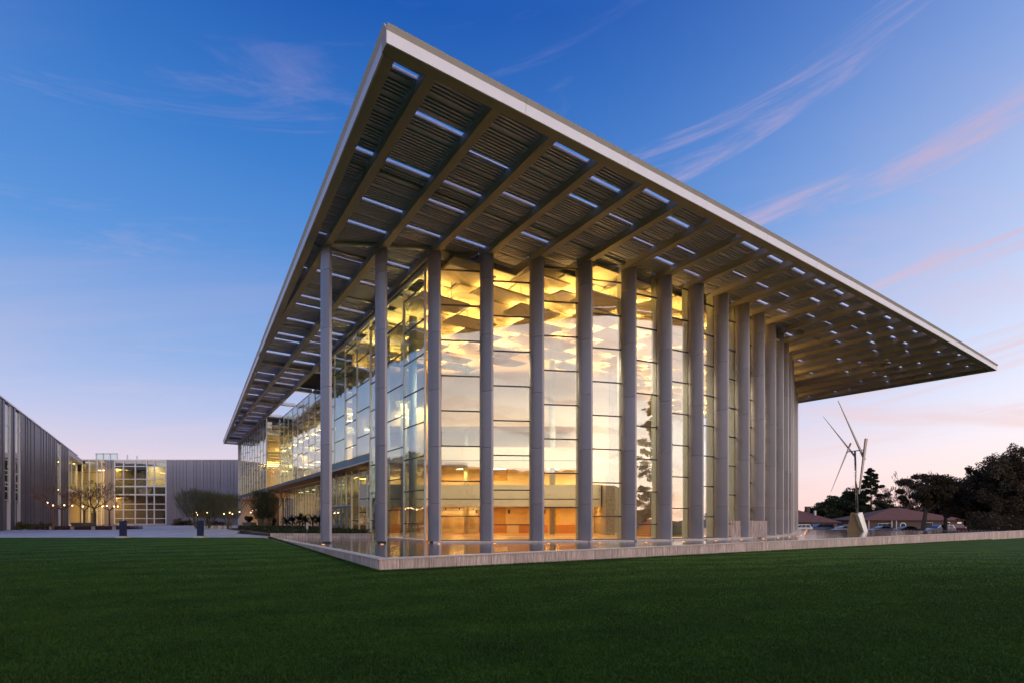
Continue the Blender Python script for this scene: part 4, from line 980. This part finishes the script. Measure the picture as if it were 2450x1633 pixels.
# low planting
def mounds(name, label, cat, spots, m, seed, r=.5, n=500, size=.09, group=None):
    rng = np.random.default_rng(seed); 
    for i, (x, y, z, s_) in enumerate(spots):
        lab = label[i] if isinstance(label, list) else label
        p = blob_pts(rng, (x, y, z + .25 * s_), (r * s_, r * s_, .35 * s_), n, 8, .45); o = leaves_mesh(name, p, size, m, None, rng); props(o, lab, cat, group)
rg = np.random.default_rng(12)
mounds('grass_tuft', ['olive grass tuft at the foot of the dark ribbed wall, %s from the left' % o_ for o_ in ORD[:9]], 'plant', [(gx(4 + k * 11.5, 56), 54.5 + (k % 3), .47, rg.uniform(.9, 1.4)) for k in range(9)], M_leafo, 3, .62, 500, .12, 'grass tufts below the left building')
mounds('dark_bush', ['low dark bush against the rear metal wall, %s from the left' % o_ for o_ in ORD[:7]], 'bush', [(gx(427 + k * 9.5, 92), 92, .47, rg.uniform(1.3, 2.0)) for k in range(4)] + [(gx(509 + k * 8, 92), 92, .47, 1.5) for k in range(3)], M_leafb, 4, .7, 420, .14, 'bushes along the rear wall')
def cover(name, label, poly_fn, n, z, m, size, h, seed):
    rng = np.random.default_rng(seed); p = poly_fn(rng, n); p = np.c_[p, z + rng.random(len(p)) ** 1.5 * h]; o = leaves_mesh(name, p, size, m, None, rng); props(o, label, 'ground cover', kind='stuff')
cover('red_groundcover', 'red brown low planting behind the long bench', lambda g, n: np.c_[g.uniform(gx(90, 55), gx(282, 55), n), g.uniform(54, 59, n)], 5200, .47, M_leafr, .09, .34, 1)
def bedfn(g, n):
    a = g.uniform(6.6, 13.5, n); b = g.uniform(34.5, 62, n); x = .8353 * a - .5735 * b; y = .5498 * a + .8192 * b
    k = (b > 43.3 - a * .92) & (x > -18.8 - (y - 36.7) * .62) & (a < 12.0 + np.clip((b - 47) * .3, 0, 2)); return np.c_[x[k], y[k]]
cover('bed_groundcover', 'green low ground cover in the raised planting bed', bedfn, 26000, .60, M_leafd, .09, .30, 2)
PL = ['dark spiky palm shrub in the bed, %s of the row before the glazing' % o_ for o_ in ORD[:6]] + ['dark spiky palm shrub standing deeper in the bed, behind the row', 'small spiky palm shrub in the shade under the far overhang', 'short spiky palm shrub at the left end of the row in the bed']
for k, (xp, Y, s_) in enumerate(((686, 43, 1.0), (700, 42, 1.1), (716, 44, 1.2), (731, 41.5, 1.0), (748, 43, 1.25), (764, 41, 1.1), (724, 47, 1.2), (596, 58, .9), (655, 46, .9))):
    x = gx(xp, Y); rr = random.Random(90 + k); t = thing('palm_shrub', PL[k], 'shrub', (x, Y, .6), 'spiky palm shrubs in the raised bed')
    MB().tube((x, Y, .5), (x, Y, .6 + .75 * s_), .07, .06, k=7).build('trunk', M_bark, t)
    for j in range(26):
        a = rr.random() * 6.283; e = rr.uniform(-.15, 1.1); L_ = rr.uniform(.55, .85) * s_; p = Vector((x, Y, .6 + .75 * s_)); mb = MB(); wv = .035
        prev = None; d = Vector((math.cos(a) * math.cos(e), math.sin(a) * math.cos(e), math.sin(e)))
        sd_ = Vector((-math.sin(a), math.cos(a), 0))
        pts = []
        for q in range(5):
            pts.append((p.copy(), wv * (1.6, 2.6, 2.4, 1.6, .2)[q])); p = p + d * (L_ / 4); d = (d + Vector((0, 0, -.22))).normalized()
        for q in range(4): mb.quad(pts[q][0] - sd_ * pts[q][1], pts[q][0] + sd_ * pts[q][1], pts[q+1][0] + sd_ * pts[q+1][1], pts[q+1][0] - sd_ * pts[q+1][1])
        mb.build('frond', M_cycad, t)

# ------------------------------------------------------------------ bollards, benches, planters
def bollard(xp, Y, label):
    x = gx(xp, Y); t = thing('bollard', label, 'bollard', (x, Y, .46), 'navy bollards at the lawn edge')
    MB().box(x - .30, x + .30, Y - .25, Y + .25, .38, .53).build('base', M_cope, t)
    w_ = .14; z0, z1 = .53, 1.52
    mb = MB(); mb.v = [(x-w_, Y-w_, z0), (x+w_, Y-w_, z0), (x+w_, Y+w_, z0), (x-w_, Y+w_, z0), (x-w_, Y-w_, z1), (x+w_, Y-w_, z1), (x+w_, Y+w_, z1), (x-w_, Y+w_, z1), (x, Y-w_, z1-.07), (x, Y+w_, z1-.07)]
    mb.f = [(3, 2, 1, 0), (0, 1, 5, 8, 4), (1, 2, 6, 5), (2, 3, 7, 9, 6), (3, 0, 4, 7), (4, 8, 9, 7), (8, 5, 6, 9)]; mb.build('post', M_navy, t)
    MB().box(x - w_ - .004, x + w_ + .004, Y - w_ - .004, Y + w_ + .004, 1.30, 1.31).build('seam', M_dark, t)
bollard(294.5, 32.2, 'navy square bollard at the lawn edge before the window grid')
bollard(479.5, 32.4, 'navy square bollard at the lawn edge before the feathery shrubs')
def bench(x0, x1, Y, z, n, label, m=M_dark, dy=0.):
    t = thing('bench', label, 'bench', ((x0 + x1) / 2, Y, z))
    for k in range(4): MB().seg((x0, Y + k * .12 - .2), (x1, Y + dy + k * .12 - .2), .105, z + .41, z + .46).build('slat', m, t)
    for k in range(n): f = (k + .3) / (n - .4); x = x0 + (x1 - x0) * f; y = Y + dy * f; MB().box(x - .035, x + .035, y - .22, y + .2, z, z + .41).build('leg', M_pipe, t)
M_bench = mat('dark_bench_slats', (.09, .07, .07), .6)
bench(gx(108, 53), gx(288, 53), 53, .47, 4, 'long dark slatted bench before the bare courtyard trees', M_bench)
bench(gx(175, 62), gx(288, 62), 62, .47, 4, 'low slatted bench behind, before the yellow lit hall', M_bench)
bench(gx(470, 58), gx(558, 58), 58, .47, 5, 'slatted bench beneath the feathery shrubs', M_bench)
bench(gx(460, 66), gx(552, 66), 66, .47, 4, 'far slatted bench closest to the ribbed rear wall', M_bench)
bench(gx(575, 60), gx(647, 60), 60, .47, 4, 'dark bench in the shade beneath the overhang', M_bench)
def planter(xp, Y, label, r=.55, h=.8, z=.47, plant=True):
    x = gx(xp, Y); t = thing('planter', label, 'planter', (x, Y, z))
    ring = lambda rr_, zz: [Vector((x + sx * rr_, Y + sy * rr_, zz)) for sx, sy in ((-1, -1), (1, -1), (1, 1), (-1, 1))]
    MB().loft([ring(r * .72, z), ring(r, z + h), ring(r * .9, z + h), ring(r * .85, z + h - .1)]).build('pot', mat('grey_pot', (.14, .13, .14), .6), t)
    if plant: rng = np.random.default_rng(int(xp)); leaves_mesh('foliage', blob_pts(rng, (x, Y, z + h + .3), (.5, .5, .4), 420, 8, .4), .12, M_leafd, t, rng)
planter(199, 57, 'dark square planter between the two left benches', .8, .75, plant=False)
planter(597, 56, 'tapered grey planter in the shade beneath the overhang')
pst = thing('marker_post', 'slim pale post standing before the spiky palm shrubs', 'post', (gx(735, 35.5), 35.5, .6))
MB().box(gx(735, 35.5) - .05, gx(735, 35.5) + .05, 35.45, 35.55, .55, 1.35).build('shaft', M_mull, pst)
MB().box(gx(735, 35.5) - .055, gx(735, 35.5) + .055, 35.445, 35.555, 1.35, 1.38).build('cap', M_pipe, pst)

# ------------------------------------------------------------------ street on the right
def house(label, xl_, xr, Y, zb, eave, ridge, rxl, rxr, depth, wins, mroof, mwall):
    t = thing('house', label, 'house', ((xl_ + xr) / 2, Y, zb))
    MB().box(xl_ + .5, xr - .5, Y + .6, Y + depth - .6, zb, eave + .1).build('wall', mwall, t)
    mb = MB(); mb.v = [(xl_, Y, eave), (xr, Y, eave), (xr, Y + depth, eave), (xl_, Y + depth, eave), (rxl, Y + depth / 2, ridge), (rxr, Y + depth / 2, ridge)] + [(xl_, Y, eave - .15), (xr, Y, eave - .15), (xr, Y + depth, eave - .15), (xl_, Y + depth, eave - .15)]
    mb.f = [(0, 1, 5, 4), (1, 2, 5), (2, 3, 4, 5), (3, 0, 4), (9, 8, 7, 6), (6, 7, 1, 0), (7, 8, 2, 1), (8, 9, 3, 2), (9, 6, 0, 3)]; ro = mb.build('roof', mroof, t)
    rows = 9
    for k in range(rows):
        f0 = (k + .0) / rows; z0 = eave + (ridge - eave) * f0; y0 = Y + depth / 2 * f0; xa = xl_ + (rxl - xl_) * f0; xb = xr + (rxr - xr) * f0
        MB().box(xa + .05, xb - .05, y0 - .02, y0 + .05, z0 - .01, z0 + .05).build('shingle_course', mroof, ro)
    for (kind, x, z, w_, h) in wins:
        if kind == 'oct':
            fr = MB(); ring = lambda r, y: [Vector((x + r * math.cos((i + .5) * math.pi / 4), y, z + r * math.sin((i + .5) * math.pi / 4))) for i in range(8)]
            o = MB().loft([ring(w_, Y + .6), ring(w_, Y + .5)]).build('window', M_white, t); MB().loft([ring(w_ * .68, Y + .5), ring(w_ * .68, Y + .47)]).build('pane', M_black, o)
        elif kind == 'post': MB().box(x - .08, x + .08, Y + .1, Y + .26, zb, eave - .15).build('porch_post', M_white, t)
        else:
            o = MB().box(x - w_ / 2 - .08, x + w_ / 2 + .08, Y + .5, Y + .6, z - h / 2 - .08, z + h / 2 + .08).build('window', M_white, t); MB().box(x - w_ / 2, x + w_ / 2, Y + .47, Y + .5, z - h / 2, z + h / 2).build('pane', M_glassd, o)
    return t
M_shin = mat('brown_shingles', (.20, .085, .06), .85, 0, .25, 3, bump=.4, coord='World')
M_hw = mat('brown_house_wall', (.13, .085, .065), .85)
M_hw2 = mat('tan_house_wall', (.22, .17, .12), .85)
H1 = 112.
house('long low brown hip roofed house with octagonal window behind the parked cars', gx(2062, H1), gx(2316, H1), H1, -1.04, 1.5, 4.25, gx(2180, H1), gx(2205, H1), 12,
      [('oct', gx(2165, H1), .2, .75, 0), ('post', gx(2080, H1), 0, 0, 0), ('post', gx(2135, H1), 0, 0, 0), ('post', gx(2146, H1), 0, 0, 0), ('w', gx(2122, H1), .1, 3, 1.1), ('w', gx(2226, H1), .2, 1.8, 1.3), ('w', gx(2272, H1), .6, .9, .7), ('w', gx(2300, H1), .6, .9, .7)], M_shin, M_hw)
house('brown roofed house with chimney behind the columns at the street', gx(1890, H1), gx(2013, H1), H1, -1.04, 1.0, 3.9, gx(1925, H1), gx(1942, H1), 12,
      [('w', gx(1938, H1), 0, 1.4, .9), ('w', gx(1952, H1), 0, 1.4, .9), ('w', gx(1992, H1), 0, 1, .9)], M_shin, M_hw2)
hh = [o for o in bpy.data.objects if o.name == 'house.001'][0]
MB().box(gx(1931, H1 + 5), gx(1938, H1 + 5), H1 + 5, H1 + 6, 3, 4.6).build('chimney', M_hw, hh)
MB().tube((gx(1950, H1 + 3), H1 + 3, 2.5), (gx(1950, H1 + 3), H1 + 3, 3.6), .25, k=8).build('roof_vent', M_pipe, hh)

def car(kind, label, x, Y, heading, paint, zb=-1.04, brake=False):
    t = thing('parked_car', label, 'car', (x, Y, zb), 'vehicles parked along the street')
    L_, W_ = {'sedan': (4.6, 1.8), 'van': (5.0, 1.95), 'suv': (4.7, 1.9)}[kind]
    prof = {'sedan': [(-2.3, .45), (-2.28, .75), (-2.1, .93), (-1.35, .98), (1.0, .98), (1.9, .86), (2.22, .70), (2.3, .45)],
            'van': [(-2.5, .5), (-2.5, .95), (-2.4, 1.1), (1.1, 1.1), (2.0, .98), (2.4, .78), (2.5, .5)],
            'suv': [(-2.35, .5), (-2.35, .95), (-2.28, 1.08), (.9, 1.08), (1.9, .98), (2.28, .8), (2.35, .5)]}[kind]
    cab = {'sedan': [(-1.55, .98), (-.75, 1.40), (.25, 1.44), (1.15, .98)], 'van': [(-2.36, 1.1), (-2.2, 1.76), (.45, 1.80), (1.55, 1.07)], 'suv': [(-2.22, 1.08), (-1.95, 1.66), (.2, 1.70), (1.05, 1.08)]}[kind]
    f = 1 if heading > 0 else -1
    def pt(u, v, z): return Vector((x + u * f, Y + v * f, zb + z))
    prof = prof + [(prof[-1][0] - .1, .28), (prof[0][0] + .1, .28)]
    rings = [[pt(u * s_, v, z if z < .5 else .5 + (z - .5) * zs_) for u, z in prof] for v, s_, zs_ in ((-W_/2 + .02, .97, .93), (-W_/2 + .0, .985, .97), (-W_/2 + .16, 1, 1), (W_/2 - .16, 1, 1), (W_/2, .985, .97))]
    MB().loft(rings).build('body', paint, t)
    def cabring(v, ins): return [pt(u, v, z) for u, z in cab]
    MB().loft([cabring(-W_/2 + .06, 0)[:1] + [pt(u, -W_/2 + .20, z) for u, z in cab[1:3]] + cabring(-W_/2 + .06, 0)[3:], cabring(W_/2 - .06, 0)[:1] + [pt(u, W_/2 - .20, z) for u, z in cab[1:3]] + cabring(W_/2 - .06, 0)[3:]]).build('cabin', paint, t)
    for sd_ in (-1, 1):
        spl = [0, .5, 1] if kind == 'sedan' else [0, .34, .67, 1]
        for k in range(len(spl) - 1):
            def cp(g, top):
                (u0, z0), (u1, z1), (u2, z2), (u3, z3) = cab; 
                bu = u0 + .18 + (u3 - u0 - .42) * g; tu = u1 + .08 + (u2 - u1 - .16) * g; zt = z1 + (z2 - z1) * g - .07
                return pt(tu, sd_ * (W_/2 - .185), zt) if top else pt(bu, sd_ * (W_/2 - .055), z0 + .04)
            g0, g1 = spl[k] + .015, spl[k+1] - .015; q = [cp(g0, 0), cp(g1, 0), cp(g1, 1), cp(g0, 1)]; o_ = Vector((0, -.012 * 1, 0)) * (1 if sd_ * f < 0 else -1)
            mb = MB(); mb.v = [tuple(p) for p in q] + [tuple(p + o_) for p in q]; mb.f = [(4, 5, 6, 7), (0, 1, 5, 4), (1, 2, 6, 5), (2, 3, 7, 6), (3, 0, 4, 7)]; mb.build('side_window', M_cargl, t)
    (u0, z0), (u1, z1), (u2, z2), (u3, z3) = cab
    for nm, ua, za, ub, zbb in (('rear_window', u0, z0, u1, z1), ('windscreen', u3, z3, u2, z2)):
        sg = -.012 if nm == 'rear_window' else .012; q = [pt(ua + sg, -W_/2 + .15, za + .05), pt(ua + sg, W_/2 - .15, za + .05), pt(ub + sg * 1.5, W_/2 - .26, zbb - .05), pt(ub + sg * 1.5, -W_/2 + .26, zbb - .05)]
        mb = MB(); mb.quad(*q); mb.build(nm, M_cargl, t)
    for u in (-L_/2 + .9, L_/2 - .9):
        for v in (-W_/2 + .1, W_/2 - .1):
            o = MB().tube(pt(u, v - .1, .33), pt(u, v + .1, .33), .33, k=14).build('wheel', M_tyre, t)
    for v in (-W_/2 + .2, W_/2 - .2):
        MB().tube(pt(L_/2 - .12, v, .68), pt(L_/2 - .02, v, .66), .09, k=8).build('headlight', M_pipe, t)
        zz = .8 if kind == 'sedan' else 1.0
        MB().tube(pt(-L_/2 + .08, v, zz), pt(-L_/2 - .02, v, zz), .10, k=8).build('tail_light', M_tail if brake else M_tailo, t)
    return t
M_cargl = mat('car_glass', (.02, .022, .03), .08, .2, .05)
M_tyre = mat('tyre', (.02, .02, .02), .8)
M_tail = emis('lit_tail_light', (1, .05, .03), 6); M_tailo = mat('tail_lens', (.35, .02, .02), .3)
def paint(n, c): return mat('car_paint_' + n, c, .25, .5, .03)
S_ = paint('silver', (.40, .42, .50)); Bl = paint('slate_blue', (.09, .12, .20)); Dk = paint('charcoal', (.07, .075, .10)); Wh = paint('white', (.6, .6, .64)); Re = paint('maroon', (.10, .03, .05))
car('suv', 'pale car with lit tail light emerging from behind the columns', gx(1908, 96), 96, -1, Wh, brake=True)
car('van', 'slate blue van parked left of the sculpture', gx(1961, 97), 97, -1, Bl, brake=True)
car('sedan', 'silver sedan partly hidden by the bronze pedestal', gx(2018, 94), 94, -1, S_)
car('sedan', 'silver sedan right of the pedestal, nose to the left', gx(2110, 93), 93, -1, S_)
car('sedan', 'charcoal sedan with lit tail light beside the oak trunk', gx(2168, 91), 91, -1, Dk, brake=True)
car('suv', 'silver blue estate car right of the oak trunk', gx(2246, 91), 91, -1, S_, brake=True)
car('suv', 'maroon car rightmost in the row, partly behind the estate car', gx(2272, 95), 95, -1, Re, brake=True)
# trees and hedge on the street side
conifer('tall dark pine rising behind the sculpture pole', gx(2084, 128), 128, -1.04, 15.6, 5.8, 36000, 21, bottom=.12)
tree('evergreen_tree', 'round dark evergreen at the columns\' right edge behind the blue van', gx(1992, 130), 130, -1.04, 8.8, (4.8, 4, 4.2), 8000, .30, M_leafd, 22, 3, .35)
tree('evergreen_tree', 'dark bushy tree between the pine and the left round evergreen', gx(2035, 132), 132, -1.04, 11.0, (5.4, 4, 5.4), 9000, .32, M_leafd, 23, 3, .35)
tree('evergreen_tree', 'small dark tree low behind the chimney house', gx(1958, 134), 134, -1.04, 6.6, (3.8, 3, 2.6), 2800, .28, M_leafd, 24, 2, .25)
bare('tall leafless tree with fine upright twigs behind the shingled house', gx(2196, 126), 126, -1.04, 4.5, 3.4, 5, 61, .28, .62, .32, None, mat('pinkish_bark', (.16, .10, .09), .9), minr=.03, nmain=6)
bare('leafless drooping tree over the long roof left end', gx(2150, 124), 124, -1.04, 3.5, 2.4, 5, 63, .22, .8, .08, None, mat('pinkish_bark', (.16, .10, .09), .9), minr=.03, nmain=5)
tree('evergreen_tree', 'bushy dark tree low behind the long roof left slope', gx(2165, 128), 128, -1.04, 7.4, (4.4, 4, 2.9), 3200, .28, M_leafb, 25, 2, .25)
tree('oak_tree', 'dark oak with thick trunk standing before the parked cars', gx(2206, 84), 84, -1.0, 10.4, (5.0, 4, 3.2), 15000, .17, M_leafb, 26, 3.9, .36, cz=6.4, clumps=46, cr=.21, lean=(.6, 0))
tree('oak_tree', 'spreading dark oak immediately right of the thick trunked oak', gx(2262, 90), 90, -1.0, 10.6, (5.4, 4, 3.5), 15000, .17, M_leafb, 27, 2.8, .32, cz=5.9, clumps=50, cr=.21)
tree('oak_tree', 'broad dark oak above the hedge with sky gaps at its left', gx(2318, 86), 86, -1.0, 11.2, (5.6, 4, 4.8), 17000, .17, M_leafb, 28, 2.2, .32, cz=5.4, clumps=70, cr=.19)
tree('oak_tree', 'taller dark oak second from the right edge', gx(2372, 82), 82, -1.0, 13.2, (5.6, 4, 6.2), 23000, .17, M_leafb, 29, 2.2, .34, cz=6.4, clumps=95, cr=.18)
tree('oak_tree', 'tallest dark oak at the right edge of the picture', gx(2440, 78), 78, -1.0, 14.6, (6.4, 4, 7.2), 29000, .17, M_leafb, 30, 2.2, .38, cz=6.6, clumps=120, cr=.17)
for k, (xp, h, lab) in enumerate(((2248, 6.4, 'low dark tree behind the long house, left of the hedge'), (2300, 7.0, 'dark tree filling the gap above the house roof right end'), (2350, 8.2, 'dark tree deep behind the hedge, under the taller oaks'), (2420, 9.5, 'dark tree deep behind the hedge at the right edge'))):
    tree('evergreen_tree', lab, gx(xp, 128), 128, -1.04, h, (6.5, 4, h * .5), 6500, .32, M_leafd, 80 + k, 2, .3, clumps=34, cr=.3)
rng = np.random.default_rng(77)
hp = np.c_[rng.uniform(gx(2292, 80), gx(2292, 80) + 36, 20000), rng.uniform(74, 79, 20000), -1.0 + rng.random(20000) ** .8 * 3.2]
hp[:, 2] += .35 * np.sin(hp[:, 0] * .9) + .25 * np.sin(hp[:, 0] * 2.3)
ho = leaves_mesh('hedge', hp, .15, M_leafb, None, rng); props(ho, 'long dark clipped hedge behind the pool wall at the right', 'hedge')
fn = thing('street_fence', 'low brown board fence beside the long shingled house', 'fence', (gx(2040, 108), 108, -1.04))
for k in range(26): x = gx(2018, 108) + k * .19; MB().box(x, x + .17, 108, 108.04, -1.04, .55).build('board', M_hw2, fn)
# far low hill seen between the trees
mb = MB(); rr = random.Random(4); prev = None; xs_ = [i * 40 - 200 for i in range(26)]
ys_ = [12 + 7 * math.sin(i * .9) + rr.uniform(-2, 2) for i in range(26)]
for i in range(25): mb.hexa([(xs_[i], 900), (xs_[i+1], 900), (xs_[i+1], 1000), (xs_[i], 1000)], -2, 2)
mb = MB()
for i in range(25):
    n_ = len(mb.v); mb.v += [(xs_[i], 880, -2), (xs_[i+1], 880, -2), (xs_[i+1], 960, ys_[i+1]), (xs_[i], 960, ys_[i])]; mb.f.append((n_, n_+1, n_+2, n_+3))
mb.build('hills', mat('far_hill', (.10, .10, .14), .9), kind='structure')

# ------------------------------------------------------------------ what stands behind the camera and shows in the glass
cb = thing('campus_building', 'long low dark brick building beyond the lawn, mirrored in the glass', 'building', (-25, -66, -.3))
M_brick = mat('dark_brick', (.10, .065, .05), .85, 0, .2, 5)
MB().box(63.2, 92, -75, -66.5, -.5, 11).build('side_wing', M_brick, cb); MB().box(-240, 63, -76, -66, -.5, 13.9).build('wall', M_brick, cb); MB().box(-240.4, 63.1, -76.4, -65.6, 13.9, 14.4).build('roof', mat('pale_cornice', (.35, .32, .30), .8), cb)
for k in range(-24, 37):
    for z in (1.6, 5.8) + ((9.9,) if k < 30 else ()):
        o = MB().box(-107 + k * 5.4, -104.6 + k * 5.4, -66, -65.9, z, z + 2.1).build('window', M_dark, cb); MB().box(-106.9 + k * 5.4, -104.7 + k * 5.4, -65.9, -65.86, z + .1, z + 2.0).build('pane', M_cargl, o)
rr = random.Random(31)
for k in range(30):
    x = -185 + k * 12.5 + rr.uniform(-3, 3); y = -58 + rr.uniform(-4, 4)
    h = rr.uniform(6, 9.5)
    tree('campus_tree', 'dark broad tree of the row beyond the lawn, mirrored in the glass', x, y, -.3, h, (rr.uniform(4.5, 6.5), 5, h * .42), 1500, .55, M_leafd, 200 + k, 2.5, .3, group='trees beyond the lawn mirrored in the glass', clumps=16, cr=.42)
conifer('tall conifer right of the lawn, mirrored in the curved glass', 49, 7, -.3, 21, 4.4, 14000, 71)
conifer('smaller conifer right of the lawn, mirrored in the curved glass', 46, -17, -.3, 12, 2.8, 7000, 72)
